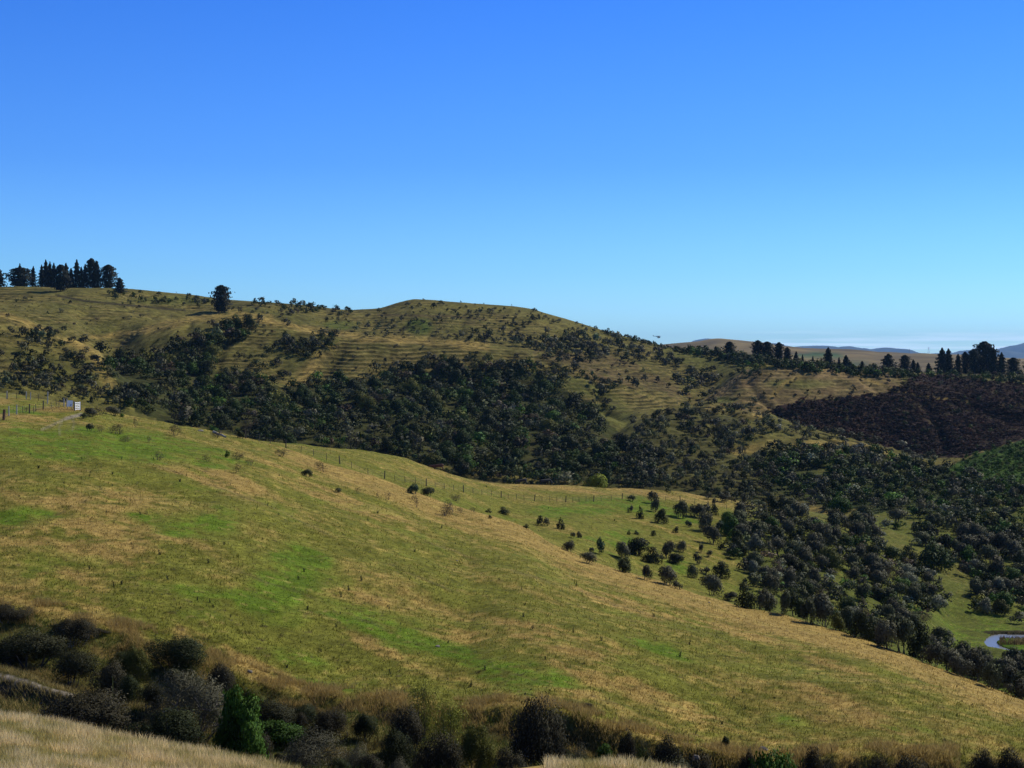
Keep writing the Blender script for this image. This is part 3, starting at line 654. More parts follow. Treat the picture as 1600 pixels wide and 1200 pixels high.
BENCH = [(889,862,20,19,'grey'),(917,880,26,17,'grey'),(936,866,15,26,'teal'),(924,864,8,9,'grey'),(843,821,12,16,'dark'),(853,822,11,14,'grey'),(875,827,16,18,'dark'),(822,825,11,7,'dark'),(905,841,10,11,'dark'),(894,841,9,9,'greygreen'),
 (985,801,10,12,'grey'),(1001,811,13,21,'dark'),(986,783,15,9,'greygreen'),(1019,786,15,19,'grey'),(1023,800,17,22,'grey'),(1031,818,19,24,'dark'),(1063,809,24,28,'greygreen'),(1076,824,12,11,'teal'),(1091,809,24,22,'grey'),(1105,806,15,20,'grey'),
 (1116,804,13,16,'dark'),(1117,790,10,10,'grey'),(1132,785,16,13,'grey'),(1163,789,14,19,'grey'),(1157,811,27,27,'grey'),(1100,830,23,32,'grey'),(1112,849,28,30,'grey'),(1124,830,20,18,'teal'),(1142,838,26,34,'green'),(1056,833,10,11,'dark'),
 (1020,838,9,9,'dark'),(994,835,8,7,'dark'),(982,836,6,8,'dark'),(997,866,46,30,'dark'),(973,874,24,28,'grey'),(975,894,32,24,'dark'),(1021,880,28,26,'dark'),(1043,873,22,28,'grey'),(1059,881,28,19,'dark'),(1065,862,18,18,'grey'),(1095,864,9,16,'grey'),
 (1091,882,14,18,'grey'),(1109,871,11,11,'grey'),(1009,906,20,24,'grey'),(1041,914,34,30,'grey'),(1057,920,16,12,'grey'),(1083,904,20,22,'greygreen'),(1110,931,34,34,'grey'),(1143,939,20,15,'grey'),(1125,902,27,26,'dark'),(1101,896,16,11,'grey'),
 (646,772,21,17,'teal'),(645,781,12,7,'brown'),(670,776,23,15,'greygreen'),(697,806,28,25,'brown'),(712,783,20,11,'brown'),(786,803,17,11,'dark'),(763,801,9,7,'dark'),(766,811,7,6,'dark'),(652,793,12,19,'brown'),(830,757,8,5,'dark'),
 (480,745,18,12,'greygreen'),(505,738,16,16,'brown'),(440,714,22,12,'brown'),(497,732,10,14,'brown'),(273,681,20,18,'brown'),(185,678,30,16,'brown'),(158,675,14,12,'brown'),(140,674,14,12,'greygreen'),(196,690,22,10,'brown'),
 (212,668,9,16,'brown'),(248,719,16,14,'brown'),(369,740,12,18,'brown'),(356,716,7,12,'green'),(322,722,14,14,'brown'),(372,718,18,12,'brown'),(392,728,16,10,'brown'),(232,692,10,12,'brown'),(376,685,12,14,'dark'),
 (140,651,26,14,'grey'),(157,648,22,14,'brown'),(176,649,24,14,'grey'),(133,655,14,10,'greygreen'),(40,644,8,9,'brown'),(190,652,10,6,'green'),(340,684,18,12,'brown'),
 (740,800,14,8,'brown'),(720,802,12,10,'brown'),(606,782,10,12,'brown'),(590,778,8,10,'brown'),(560,772,9,10,'brown'),(530,770,16,8,'greygreen')]
for o, px, py, kind in FILL: o["size_word"] = 'low'; autolabel(o, px, py, 20, LOOK[kind], 'scrub clump')
G2 = "shrubs dotted over the fenced bench"
for px, py, wp, hp, kind in BENCH:
    Y = float(hit(px, py)[0])
    o = shrub("shrub" if kind != 'green' else "leafy_tree", px, Y, wp, hp, kind, 'mid' if wp > 16 else 'small', None, G2, 'shrub' if kind != 'green' else 'tree')
    o["size_word"] = sizeword(hp/F*Y); autolabel(o, px, py, wp, LOOK[kind], 'shrub' if kind != 'green' else 'tree')
EDGE = [(1166,952,36,42,'dark'),(1190,952,26,34,'grey'),(1206,960,30,36,'grey'),(1222,962,28,40,'greygreen'),(1243,972,38,46,'dark'),(1262,972,28,38,'greygreen'),(1287,986,42,54,'grey'),(1320,998,32,42,'greygreen'),(1345,1000,36,44,'dark'),
 (1364,1008,40,40,'dark'),(1388,1014,36,46,'grey'),(1408,1026,46,62,'greygreen'),(1436,1030,38,58,'dark'),(1458,1040,34,40,'grey'),(1480,1044,40,34,'grey'),(1505,1060,36,34,'grey'),(1524,1082,40,54,'grey'),(1556,1098,22,26,'grey'),
 (1590,1120,38,34,'grey'),(1578,1070,34,34,'grey'),(1548,1064,30,30,'greygreen'),(1600,1078,30,30,'dark'),(1492,1058,16,24,'dark'),(1306,990,24,30,'olive'),(1332,1006,12,12,'green')]
G3 = "trees lining the far edge of the paddock"
for i, (px, py, wp, hp, kind) in enumerate(EDGE):
    Y = float(np.interp(px, cpx, KY[7])) + 2.0 + (i*37 % 5)*1.6
    gz = float(ground(px, Y)); zt_ = EYE - (py-hp-HZ)*Y/F
    o = shrub("scrub_tree", px, Y, wp, max(hp, (zt_-gz)*F/Y), kind, 'mid', None, G3, 'tree')
    o["size_word"] = sizeword(hp/F*Y); autolabel(o, px, py, wp, LOOK[kind], 'scrub tree')

# zones of scrub: outline in the picture, cell, chance, width range (px), kinds
ZONES = [
 ("spur", [(50,520),(125,527),(132,552),(155,570),(172,592),(205,616),(215,640),(120,626),(0,614),(0,587),(25,575),(33,555),(10,552),(15,540)], (9,6.5), .72, (9,17), dict(grey=5,dark=3,greygreen=2,brown=.4)),
 ("spur", [(0,500),(50,520),(15,560),(0,600)], (14,9), .3, (7,13), dict(grey=3,dark=3)),
 ("gully", [(158,553),(200,556),(255,560),(262,541),(300,528),(332,510),(368,512),(390,528),(345,548),(308,572),(345,588),(400,592),(440,604),(452,613),(494,600),(545,594),(600,592),(632,586),(680,588),(704,574),(760,572),(820,576),(836,606),(915,627),(940,652),(972,684),(978,702),(960,720),(965,755),(900,764),(800,764),(700,748),(640,722),(560,706),(400,694),(300,672),(215,645),(200,610),(175,585)], (9.5,7.8), .84, (10,28), dict(dark=4,forest=7,green=1.3,grey=1.5,brown=.7,olive=.9,sage=.3,greygreen=1.2)),
 ("gully", [(952,712),(985,698),(1012,702),(1030,768),(955,766)], (9,6.5), .9, (12,22), dict(dark=4,forest=4,grey=2,olive=1,greygreen=1)),
 ("gully", [(420,530),(462,535),(517,522),(530,530),(508,552),(475,562),(425,554)], (8,6), .8, (9,17), dict(dark=5,forest=2,grey=2)),
 ("gully", [(400,553),(440,574),(445,600),(400,592),(345,588),(312,572)], (12,8), .55, (9,16), dict(dark=5,forest=3,grey=2,olive=.5)),
 ("face", [(690,552),(740,562),(820,572),(800,585),(640,590),(560,592),(600,575)], (13,8), .45, (7,14), dict(grey=3,dark=3)),
 ("face", [(520,530),(850,560),(1000,605),(960,610),(800,570),(560,585),(480,590)], (18,8), .25, (3.5,8), dict(grey=3,dark=3,brown=.5)),
 ("right", [(985,690),(983,668),(1000,652),(1040,640),(1090,633),(1180,636),(1205,650),(1190,690),(1140,705),(1170,745),(1200,765),(1290,795),(1240,800),(1100,776),(985,764)], (8,6.2), .74, (7,17), dict(grey=5,dark=4,greygreen=3,forest=1.2,brown=.7)),
 ("right", [(1195,655),(1250,667),(1330,686),(1420,706),(1475,718),(1475,740),(1400,728),(1300,706),(1215,690),(1200,680)], (9,6), .62, (9,16), dict(grey=5,greygreen=3,dark=3,sage=.8)),
 ("right", [(1160,710),(1210,700),(1340,702),(1420,724),(1480,736),(1600,770),(1600,880),(1490,830),(1400,800),(1280,786),(1200,760)], (9,7.5), .94, (13,24), dict(forest=5,dark=4,green=1.8,grey=2,olive=.5,sage=.5)),
 ("fern", [(1478,742),(1520,714),(1560,702),(1640,680),(1660,790),(1600,785),(1520,765)], (6,3.6), .9, (5,10), dict(green=9,forest=.8,olive=.4)),
 ("valley", [(1165,800),(1280,803),(1400,815),(1600,860),(1640,960),(1570,970),(1500,950),(1478,960),(1420,990),(1380,1000),(1300,965),(1180,935),(1130,860),(1140,820)], (14.5,11), .86, (19,31), dict(grey=6,greygreen=4,dark=2.5,green=2.2,sage=1.3,brown=.6,olive=.6,forest=1)),
 ("valley", [(1490,900),(1600,890),(1640,975),(1560,982),(1500,978),(1470,965)], (22,17), .55, (17,25), dict(grey=6,greygreen=3,dark=3)),
 ("valley", [(1400,1000),(1470,1012),(1520,1035),(1620,1045),(1640,1090),(1560,1075),(1480,1040)], (13,9), .85, (22,34), dict(grey=6,greygreen=3,dark=3)),
 ("band", [(800,527),(880,525),(975,535),(1025,545),(1050,562),(1078,572),(1060,577),(1012,567),(962,557),(900,572),(857,557),(800,537)], (8,5), .85, (8,15), dict(grey=4,dark=4,greygreen=2)),
 ("band", [(1056,592),(1085,578),(1122,590),(1130,612),(1105,630),(1085,616),(1060,604)], (9,6), .8, (9,17), dict(dark=5,grey=4)),
 ("band", [(860,560),(960,560),(1060,598),(1095,626),(1030,612),(940,594),(900,580)], (12,7), .4, (5,10), dict(brown=3,grey=3,dark=2)),
 ("face", [(920,602),(940,592),(985,600),(1000,592),(1040,614),(1000,612),(950,602),(947,622),(925,624)], (9,6), .75, (8,16), dict(dark=4,grey=5)),
 ("face", [(800,562),(830,575),(895,578),(910,592),(875,600),(835,604),(800,580)], (11,7), .6, (9,16), dict(dark=4,grey=4,forest=1)),
 ("face", [(830,600),(930,622),(1000,640),(940,650),(850,612)], (16,8), .35, (7,13), dict(dark=4,grey=4)),
 ("ridge", [(942,516),(1000,531),(1050,543),(1075,546),(1075,556),(1000,538),(950,525)], (4,2.4), .95, (4.5,8), dict(forest=5,dark=4,grey=1)),
 ("ridge", [(1070,545),(1100,548),(1150,557),(1200,562),(1260,570),(1330,579),(1420,582),(1425,592),(1325,586),(1262,581),(1200,574),(1160,575),(1120,561),(1070,553)], (5.5,2.6), .95, (9,16), dict(forest=5,dark=4,green=.8)),
 ("ridge", [(1418,584),(1500,588),(1640,588),(1640,604),(1520,600),(1440,590)], (8,4), .9, (9,16), dict(forest=5,dark=3,heath=2,rust=.6)),
 ("heath", HEATH, (5,3.3), .95, (5,10), dict(heath=9,rust=.5,dark=.3)),
 ("ridge", [(400,471),(460,477),(560,486),(560,490),(480,487),(400,480)], (8,3.5), .75, (7,13), dict(dark=4,grey=2,forest=3)),
 ("ridge", [(160,462),(200,458),(270,463),(280,474),(240,476),(190,470)], (9,4.5), .45, (7,12), dict(forest=4,dark=3)),
 ("ridge", [(280,466),(340,470),(330,486),(300,484)], (9,5), .6, (7,12), dict(forest=4,dark=3,grey=2)),
 ("upper", [(360,474),(600,490),(800,484),(940,515),(1000,535),(930,534),(800,528),(700,534),(560,524),(470,500),(400,495)], (9,5), .42, (3,8.5), dict(grey=4,dark=4,greygreen=2,brown=.5)),
 ("upper", [(670,515),(800,510),(860,545),(800,545),(700,532)], (10,6), .5, (7,12), dict(grey=5,dark=3)),
 ("upper", [(370,484),(470,490),(460,502),(400,500)], (10,5), .6, (7,12), dict(grey=5,dark=3,brown=1)),
 ("upper", [(0,456),(330,470),(230,510),(120,520),(60,505),(0,488)], (15,7), .25, (3,7.5), dict(grey=4,dark=3,brown=1)),
 ("upper", [(230,520),(420,500),(520,520),(400,550),(300,525),(200,548)], (12,7), .3, (3.5,8), dict(grey=4,dark=3,brown=1)),
 ("upper", [(600,482),(650,470),(800,482),(900,506),(800,505),(620,492)], (10,5.5), .36, (3,7.5), dict(grey=4,dark=3)),
 ("knoll", [(1120,612),(1165,580),(1260,570),(1410,584),(1405,610),(1250,628),(1190,645)], (13,7), .28, (3.5,8), dict(grey=4,brown=2,dark=2)),
 ("dots", [(0,456),(200,456),(350,470),(560,487),(650,470),(830,484),(1000,530),(1090,545),(1180,570),(1100,625),(1000,604),(800,550),(560,528),(400,500),(300,502),(180,548),(60,505),(0,490)], (6.5,4.2), .34, (1.6,4.2), dict(grey=4,dark=4,brown=2,greygreen=2)),
 ("dots", [(440,612),(512,545),(560,528),(850,560),(1090,628),(970,690),(920,630),(700,575),(560,590)], (9,5), .25, (1.6,3.8), dict(grey=4,dark=4,brown=2)),
 ("dots", [(1100,625),(1160,580),(1260,570),(1410,584),(1405,612),(1250,632),(1190,650),(1330,700),(1200,720),(1090,650)], (8,4.5), .3, (1.6,4), dict(grey=4,dark=3,brown=2)),
 ("dots", [(0,500),(60,510),(140,545),(200,610),(150,630),(0,612)], (7,5), .4, (2,5), dict(grey=4,dark=4,greygreen=2)),
 ("knoll", [(1148,575),(1180,570),(1190,582),(1160,592),(1140,588)], (9,5), .7, (8,14), dict(forest=3,dark=4)),
 ("knoll", [(1060,550),(1180,570),(1160,585),(1100,580),(1050,560)], (18,9), .3, (5,10), dict(dark=4,grey=2)),
]
CAND = []
for zi, (zn, poly, (cx_, cy_), chance, (w0, w1), kinds) in enumerate(ZONES):
    x0 = min(p[0] for p in poly); x1 = max(p[0] for p in poly); y0 = min(p[1] for p in poly); y1 = max(p[1] for p in poly)
    gx, gy = np.meshgrid(np.arange(x0, x1+cx_, cx_), np.arange(y0, y1+cy_, cy_)); gx = gx + (np.arange(gx.shape[0]) % 2)[:, None]*cx_*.5
    gx = (gx + rng.uniform(-.5, .5, gx.shape)*cx_).ravel(); gy = (gy + rng.uniform(-.5, .5, gy.shape)*cy_).ravel()
    clump = .5 + .9*fbm(gx/45+zi, gy/28, 2)
    ok = inpoly(gx + rng.normal(size=len(gx))*cx_*.7, gy + rng.normal(size=len(gx))*cy_*.7, poly) & (rng.random(len(gx)) < (chance if chance > .85 else np.clip(chance*(.35+1.3*clump), 0, 1)))
    gx, gy = gx[ok], gy[ok]; Yh = hit(gx, gy, 380 if zn not in ('valley', 'right', 'fern') else 150)
    kn = list(kinds); kp = np.array([kinds[k] for k in kn], float); kp /= kp.sum()
    # neighbours tend to be of one kind
    kidx = rng.choice(len(kn), len(gx), p=kp)
    for x_, y_, d_, k_ in zip(gx, gy, Yh, kidx):
        if not np.isfinite(d_) or d_ > 1000: continue
        wd_ = rng.uniform(w0, w1); 
        CAND.append((zn, x_, y_, d_, wd_, kn[k_]))
# clearings that stay grass
CLEAR = [[(930,640),(990,668),(985,700),(965,690),(940,660)],[(1215,690),(1335,694),(1385,702),(1330,703),(1215,700)],[(1100,652),(1185,650),(1180,662),(1105,662)],[(1240,738),(1290,732),(1290,748),(1245,750)],[(1150,705),(1210,692),(1205,702),(1165,716)],
         [(1480,915),(1520,905),(1530,975),(1470,985)],[(1395,820),(1425,850),(1445,885),(1430,890),(1400,850),(1385,830)],[(1455,880),(1500,890),(1480,930),(1455,905)]]
CAND = [c for c in CAND if not any(bool(inpoly(np.array([c[1]]), np.array([c[2]]), p)[0]) for p in CLEAR)]
CAND.append(("gully", 931, 764, 345, 36, 'yellow')); CAND.append(("valley", 1463, 838, 305, 62, 'forest')); CAND.append(("valley", 1296, 922, 262, 42, 'olive')); CAND.append(("gully", 225, 642, 300, 24, 'green')); CAND.append(("gully", 241, 648, 300, 20, 'olive'))
CAND.append(("upper", 187, 521, 620, 28, 'dark')); CAND.append(("upper", 680, 495, 850, 15, 'dark')); CAND.append(("face", 1163, 600, 700, 9, 'dark'))
CAND.sort(key=lambda c: -c[4])
NIND = 262
def aspect_of(kind, zn):
    return {'grey': 1.0, 'greygreen': 1.0, 'dark': .9, 'forest': .85, 'green': .85, 'brown': .8, 'yellow': .75, 'sage': .8, 'heath': .5, 'rust': .7, 'olive': .9}.get(kind, .9)
for zn, px, py, Y, wp, kind in CAND[:NIND]:
    if zn == 'gully': kind = {'grey': 'dark', 'sage': 'forest', 'greygreen': 'forest'}.get(kind, kind)
    tall = 1.0 if zn != 'valley' else random.uniform(.85, 1.2)
    hp = wp*aspect_of(kind, zn)*tall
    isT = zn == 'gully' or kind in ('forest',)
    o = shrub("broadleaf_tree" if isT else "scrub_bush", px, Y, wp, hp, kind if kind != 'yellow' else 'bright', 'mid', None, "broadleaf trees of the dark gully" if isT else "scrub bushes filling the right valley", 'tree' if isT else 'bush')
    if kind == 'yellow':
        y_me = bush_geo(77, 1500, .07, 'dome'); o.children[0].data = make_mesh("foliage", y_me[0], y_me[1], y_me[2][:, None]*np.array((.16,.19,.02)), M_LEAF, nrm=y_me[4])
    o["size_word"] = sizeword(hp/F*Y); autolabel(o, px, py, wp, LOOK[kind], 'tree' if isT else 'bush')

# the rest of the scrub, too many and too small to count: three masses
GEO = {}
def mass(name, items, label, nleaf):
    Vs, Qs, Cs, Ns = [], [], [], []; off = 0
    for zn, px, py, Y, wp, kind in items:
        sh = SHAPE_OF[kind]; v_ = int(rng.integers(5)); key = (sh, v_, nleaf)
        if key not in GEO: GEO[key] = bush_geo(900+v_*31+len(sh), nleaf, .17 if nleaf < 130 else .12, sh, .75, .4, 6)
        V, Q, tone, _lob, nn = GEO[key]
        W = wp/F*Y; H = W*aspect_of(kind, zn)*rng.uniform(.8, 1.2); a = rng.random()*6.28
        e1_, e2_ = rng.uniform(.7, 1.3), rng.uniform(.7, 1.3); R = np.array(((math.cos(a)*e1_, -math.sin(a)*e2_, 0), (math.sin(a)*e1_, math.cos(a)*e2_, 0), (0, 0, 1)))
        p = at(px, Y, -.1*H); Vs.append((V*np.array((W, W, H))) @ R.T + np.array(p)); Qs.append(Q+off); off += len(V)
        Ns.append(nn @ R.T)
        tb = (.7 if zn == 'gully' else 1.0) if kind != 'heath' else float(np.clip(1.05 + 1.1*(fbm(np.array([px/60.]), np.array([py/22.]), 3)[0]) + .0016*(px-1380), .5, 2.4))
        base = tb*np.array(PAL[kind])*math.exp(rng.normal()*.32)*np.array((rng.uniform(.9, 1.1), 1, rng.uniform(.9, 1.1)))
        Cs.append(tone[:, None]*base[None])
    o = link(name, make_mesh(name, np.concatenate(Vs), np.concatenate(Qs), np.concatenate(Cs), M_LEAF, nrm=np.concatenate(Ns))); tag(o, label, name.replace("_", " "), kind="stuff")
rest = CAND[NIND:]
mass("heather_scrub", [c for c in rest if c[0] == 'heath'], "dark maroon heather scrub covering the shaded bowl", 90)
mass("valley_scrub", [c for c in rest if c[0] in ('valley', 'right', 'fern')], "mixed grey and green scrub filling the right hand valley slopes", 170)
mass("gully_woods", [c for c in rest if c[0] == 'gully'], "dense dark green woods in the gully below the terraces", 150)
mass("scrub_specks", [c for c in rest if c[0] == 'dots'], "fine specks of low scrub sprinkled over the far grassy slopes", 26)
mass("hillside_scrub", [c for c in rest if c[0] not in ('dots', 'heath', 'valley', 'right', 'fern', 'gully')], "scattered low grey scrub over the grassy hillside", 90)

# ------------------------------------------------------------------ pines and other big trees
def conifer_geo(seed, n, form, leaf):
    r = np.random.default_rng(seed); 
    hgt = r.random(n)**(.8 if form == 'spire' else .9)
    if form == 'spire': prof = lambda h: .5*(1-h)**.75*(.82+.35*np.sin(h*46+seed)) + .015
    elif form == 'cone': prof = lambda h: .5*np.clip(1.15*(1-h), 0, 1)**.7*(.85+.22*np.sin(h*34+seed)) + .02
    elif form == 'column': prof = lambda h: .5*np.clip(1-np.clip((h-.62)/.42, 0, 1)**2.4, .02, 1)*(.86+.14*np.sin(h*38+seed))*np.clip(.72+h, 0, 1)
    else: prof = lambda h: .5*np.sqrt(np.clip(1-((h-.48)/.53)**2, .01, 1))*(.9+.14*np.sin(h*25+seed))
    th = r.random(n)*2*np.pi
    nb = 13; lump = 1 + .28*np.sin(th*3+hgt*9+seed) + .24*np.sin(th*5-hgt*23+seed*2)
    # branches: gather the foliage on whorls
    thq = np.round(th/(2*np.pi)*nb + hgt*7)/nb*2*np.pi - hgt*7/nb*2*np.pi
    th = np.where(r.random(n) < .6, thq + r.normal(size=n)*.13, th)
    rad_ = prof(hgt)*lump*(.25+.75*r.random(n)**.45)
    P = np.stack([np.cos(th)*rad_, np.sin(th)*rad_, .04+.95*hgt - rad_*.10*(form != 'round') + rad_*.12*(form == 'column')], 1)
    d = np.stack([np.cos(th), np.sin(th), .5+0*th], 1)
    V, Q = quads(P, d + .7*r.normal(size=(n, 3)), leaf*(.6+.8*r.random(n)), .7, r)
    V[:, 2] = np.clip(V[:, 2], .01, None)
    nn = d + np.array((0,0,.1)) + .25*r.normal(size=(n, 3)); nn /= np.linalg.norm(nn, axis=1, keepdims=True)
    return V, Q, np.repeat(.7+.6*r.random(n), 4), np.repeat(nn, 4, 0)
CPROTO = {}
def conifer(px, base, top, wpx, form, Y, label, group, name="pine_tree"):
    v = (len(label) + int(px)) % 3; key = (form, v)
    if key not in CPROTO:
        V, Q, tone, nn = conifer_geo(31*v + len(form), 3000, form, .06)
        me = make_mesh("crown", V, Q, tone[:, None]*np.array((.010, .016, .008)), M_NEEDLE, nrm=nn)
        segs = [((0,0,-.06), (0,0,.35), .028, .02), ((0,0,.35), (.004,0,.93), .02, .004)]
        rr = random.Random(v)
        for k in range(14):
            h = .12 + .055*k; a = rr.random()*6.28; L = .3*(1-h*.7); segs.append(((0,0,h), (math.cos(a)*L, math.sin(a)*L, h+.04), .008, .002))
        Vt, Qt = tubes(segs, 6); CPROTO[key] = (me, make_mesh("trunk", Vt, Qt, None, M_BARK))
    me, mt = CPROTO[key]; p = at(px, Y); H = max(2.0, EYE-(top-HZ)*Y/F - p.z); W = wpx/F*Y
    r = bpy.data.objects.new(name, None); COL.objects.link(r); r.location = p; k_ = {'spire': 1.5, 'cone': 1.25}.get(form, 1.12); r.scale = (W*k_, W*k_, H); r.rotation_euler = (0, 0, px*1.7)
    link("crown", me, r); link("trunk", mt, r); tag(r, label, "tree", group)
    return r
GL = "pines on the left skyline"; GR = "pines on the right skyline"
KS = lambda px: float(np.interp(px, cpx, KY[16]))
for px, base, top, wp, form, dy, lab in [
 (-3,449,418,20,'cone',-4,'dark pine cut by the picture side on the ridge'),
 (32,448,418,37,'round',-6,'broad dark macrocarpa, widest crown on the left ridge'),
 (31,448,412,10,'spire',2,'slim spire poking out of the broad dark macrocarpa'),
 (52,448,416,9,'spire',-4,'thin single conifer beside the broad macrocarpa'),
 (65,448,414,10,'spire',-4,'shorter spire starting the row of conifers after the sky gap'),
 (71.5,448,406,12,'spire',-2,'tallest spire of the first conifer row after the sky gap'),
 (78,448,409,10,'spire',0,'narrow spire second to the tallest in the first row'),
 (84,448,411,11,'spire',-2,'narrow spire directly behind the dense rounded front tree'),
 (95,455,414,24,'column',-40,'dense rounded tree standing in front of the conifer row, casting a long shadow'),
 (103,448,411,12,'cone',0,'pointed pine just behind the dense front tree'),
 (111,448,419,12,'cone',-3,'short pine between dense front tree and open-branched spire'),
 (120,448,406,13,'spire',-2,'open-branched tall spire with gaps of sky beside it'),
 (127,448,417,9,'spire',-4,'short spire between the open-branched spire and the big pine'),
 (133,448,413,10,'spire',0,'slim conifer hugging the big dark pine'),
 (143,448,404,19,'column',-2,'tallest big dark pine of the ridge row'),
 (151,448,408,14,'cone',-4,'pointed pine leaning on the tallest big dark pine'),
 (169,450,414,25,'round',-3,'round-headed pine ending the ridge row'),
 (187,458,434,17,'cone',-40,'small triangular conifer beyond the round-headed pine'),
 (346,488,446,27,'column',-70,'lone rounded pine on the open skyline')]:
    Y = KS(px) + dy if dy > -20 else float(hit(px, base)[0]); conifer(px, base, top, wp, form, Y, lab, GL)
for px, base, top, wp, form, lab in [
 (1140,552,534,17,'round','single round tree standing alone on the dark ridge hedge'),
 (1184,556,532,18,'round','first round pine of the dense clump above the tan knoll'),
 (1199,557,534,19,'round','broadest pine of the dense clump above the tan knoll'),
 (1217,557,535,14,'column','upright pine on the end of the dense clump above the knoll'),
 (1230,558,543,11,'round','small pine trailing the dense clump above the knoll'),
 (1244,562,549,8,'cone','stubby conifer near the small green far field'),
 (1254,564,554,5,'spire','tiny sapling conifer before the green far field'),
 (1270,566,556,5,'spire','tiny conifer under the green far field'),
 (1283,568,559,5,'spire','smallest conifer close beside the cone-shaped pine'),
 (1294,571,543,16,'cone','cone-shaped pine against the brown downs'),
 (1311,572,558,6,'spire','little spire beside the cone-shaped pine'),
 (1322,574,555,14,'cone','wide-skirted conifer with sharp tip on the hedge'),
 (1347,578,564,10,'cone','low conifer on the hedge, midway to the broad pine'),
 (1388,580,553,24,'cone','broad triangular pine above the tan knoll end'),
 (1414,580,555,16,'column','open-limbed pine next to the broad triangular pine'),
 (1427,580,562,10,'cone','small pointed pine after the open-limbed pine'),
 (1434,580,566,8,'spire','low spire after the small pointed pine'),
 (1451,583,567,9,'cone','isolated bushy conifer before the tall right grove'),
 (1472,590,544,19,'spire','first tall conifer of the right grove'),
 (1482,590,545,16,'spire','twin-topped tall conifer of the right grove'),
 (1497,588,553,12,'cone','thin see-through pine in the grove gap'),
 (1508,588,550,12,'column','second see-through pine in the grove gap'),
 (1521,590,546,19,'column','rounded pine leaning on the tallest grove tree'),
 (1538,592,534,34,'column','tallest and broadest tree of the right grove'),
 (1552,592,543,18,'cone','sloping shoulder pine behind the tallest grove tree'),
 (1565,592,551,15,'spire','slender spire after the tallest grove tree'),
 (1583,590,559,20,'column','short blocky pine at the grove end'),
 (1612,590,556,22,'round','round pine beyond the grove end')]:
    conifer(px, base, top, wp, form, KS(px) - 14 + (int(px) % 5)*4, lab, GR)

# ------------------------------------------------------------------ weeds in the paddock
def weed_meshes():
    out = []
    for s in range(5):
        r = random.Random(50+s); segs = []; P = []; Nn = []
        for k in range(5+s):
            a = r.random()*6.28; L = r.uniform(.55, 1.0); e = Vector((math.cos(a)*.3*L, math.sin(a)*.3*L, L)); b = Vector((math.cos(a)*.05, math.sin(a)*.05, -.05))
            segs.append((b, e, .016, .008))
            for q in range(26):
                f_ = r.random(); c = b.lerp(e, f_); P.append((c.x+r.uniform(-.13,.13)*(1.3-f_), c.y+r.uniform(-.13,.13)*(1.3-f_), max(.02, c.z+r.uniform(-.05,.05)))); Nn.append((r.uniform(-1,1), r.uniform(-1,1), r.uniform(.1,1)))
        P = np.array(P); Nn = np.array(Nn); rr = np.random.default_rng(s)
        V, Q = quads(P, Nn, .10*(.5+rr.random(len(P))), .5, rr)
        Vt, Qt = tubes(segs, 4); Qt = Qt + len(V)
        col = np.concatenate([np.repeat(.6+.7*rr.random(len(P)), 4)[:, None]*np.array((.05,.065,.02)), np.full((len(Vt), 3), .06)])
        out.append(make_mesh("thistle", np.concatenate([V, Vt]), np.concatenate([Q, Qt]), col, M_LEAF))
    return out
WM = weed_meshes()
WEEDS = [(82,703),(117,719),(128,716),(152,726),(176,758),(48,709)[:2],(20,732),(127,745),(140,743),(176,740),(216,730),(98,793),(76,848),(10,837),(195,793),(305,771),(347,759),(219,803),(291,743),(281,751),(25,752),(100,755),(73,765),(166,800),(240,716),(190,716),(296,730),
 (132,883),(140,888),(282,950),(328,942),(308,937),(333,948),(360,962),(190,913),(178,916),(235,930),(262,905),(60,875),(475,893),(467,905),(533,932),(525,930),(608,950),(606,947)[:2],(626,976),(640,905),(660,912),(565,905),(410,842),(435,803),(436,743),(398,745),(418,788),(470,778),(500,1016),(532,958),
 (525,979),(610,1052),(736,1071),(745,1095),(688,940),(724,970),(760,992),(778,988),(758,1045),(700,1003),(480,951),(410,978),(448,1042),(502,1017),(379,976),(450,906),(545,922),(817,1010),(830,1020),(832,982),(818,962),(820,945),(852,1029),(910,1037),(913,1036)[:2],(952,1091),(1062,1025),(1075,1030),(1112,1050),
 (1114,1063),(1147,1090),(1160,1080),(1172,1120),(1085,1105),(1117,1113),(1153,1115),(1165,1106),(1128,1130),(1012,1142),(996,952),(978,918),(1077,1006),(902,965),(895,985),(1022,963),(1278,1052),(1277,1051)[:2],(1238,1126),(1325,1007),(1448,1178),(1520,1100),(1495,1118),(1495,1072),
 (630,733),(735,772),(857,793),(841,828),(960,812),(972,798),(672,815),(690,824),(745,830),(590,800),(575,812),(712,848),(760,760),(700,805),(648,862),(555,855),(325,880),(372,870),(250,865),(205,850),(700,905),(780,905),(900,915),(1180,1012),(1210,1090),(1000,1040),(940,1000),(860,960),(350,850),(60,730),(30,775)]
seen = set(); GW = "thistles scattered over the paddock"; wi = 0
for px, py in WEEDS:
    if (px, py) in seen: continue
    seen.add((px, py)); Y = float(hit(px, py+2)[0]); s = (.2 + .32*random.random()**2.2)*(1.0 if Y > 140 else .8)
    o = link("thistle", WM[wi % 5], None, at(px, Y)); wi += 1
    o.rotation_euler = (0, 0, random.random()*6.28); o.scale = (s*1.05, s*1.05, s); tag(o, None, "thistle", GW)
    o["size_word"] = ["leafy", "spindly", "bushy", "upright", "ragged"][(wi-1) % 5]; autolabel(o, px, py, 6, "dark green", "thistle")

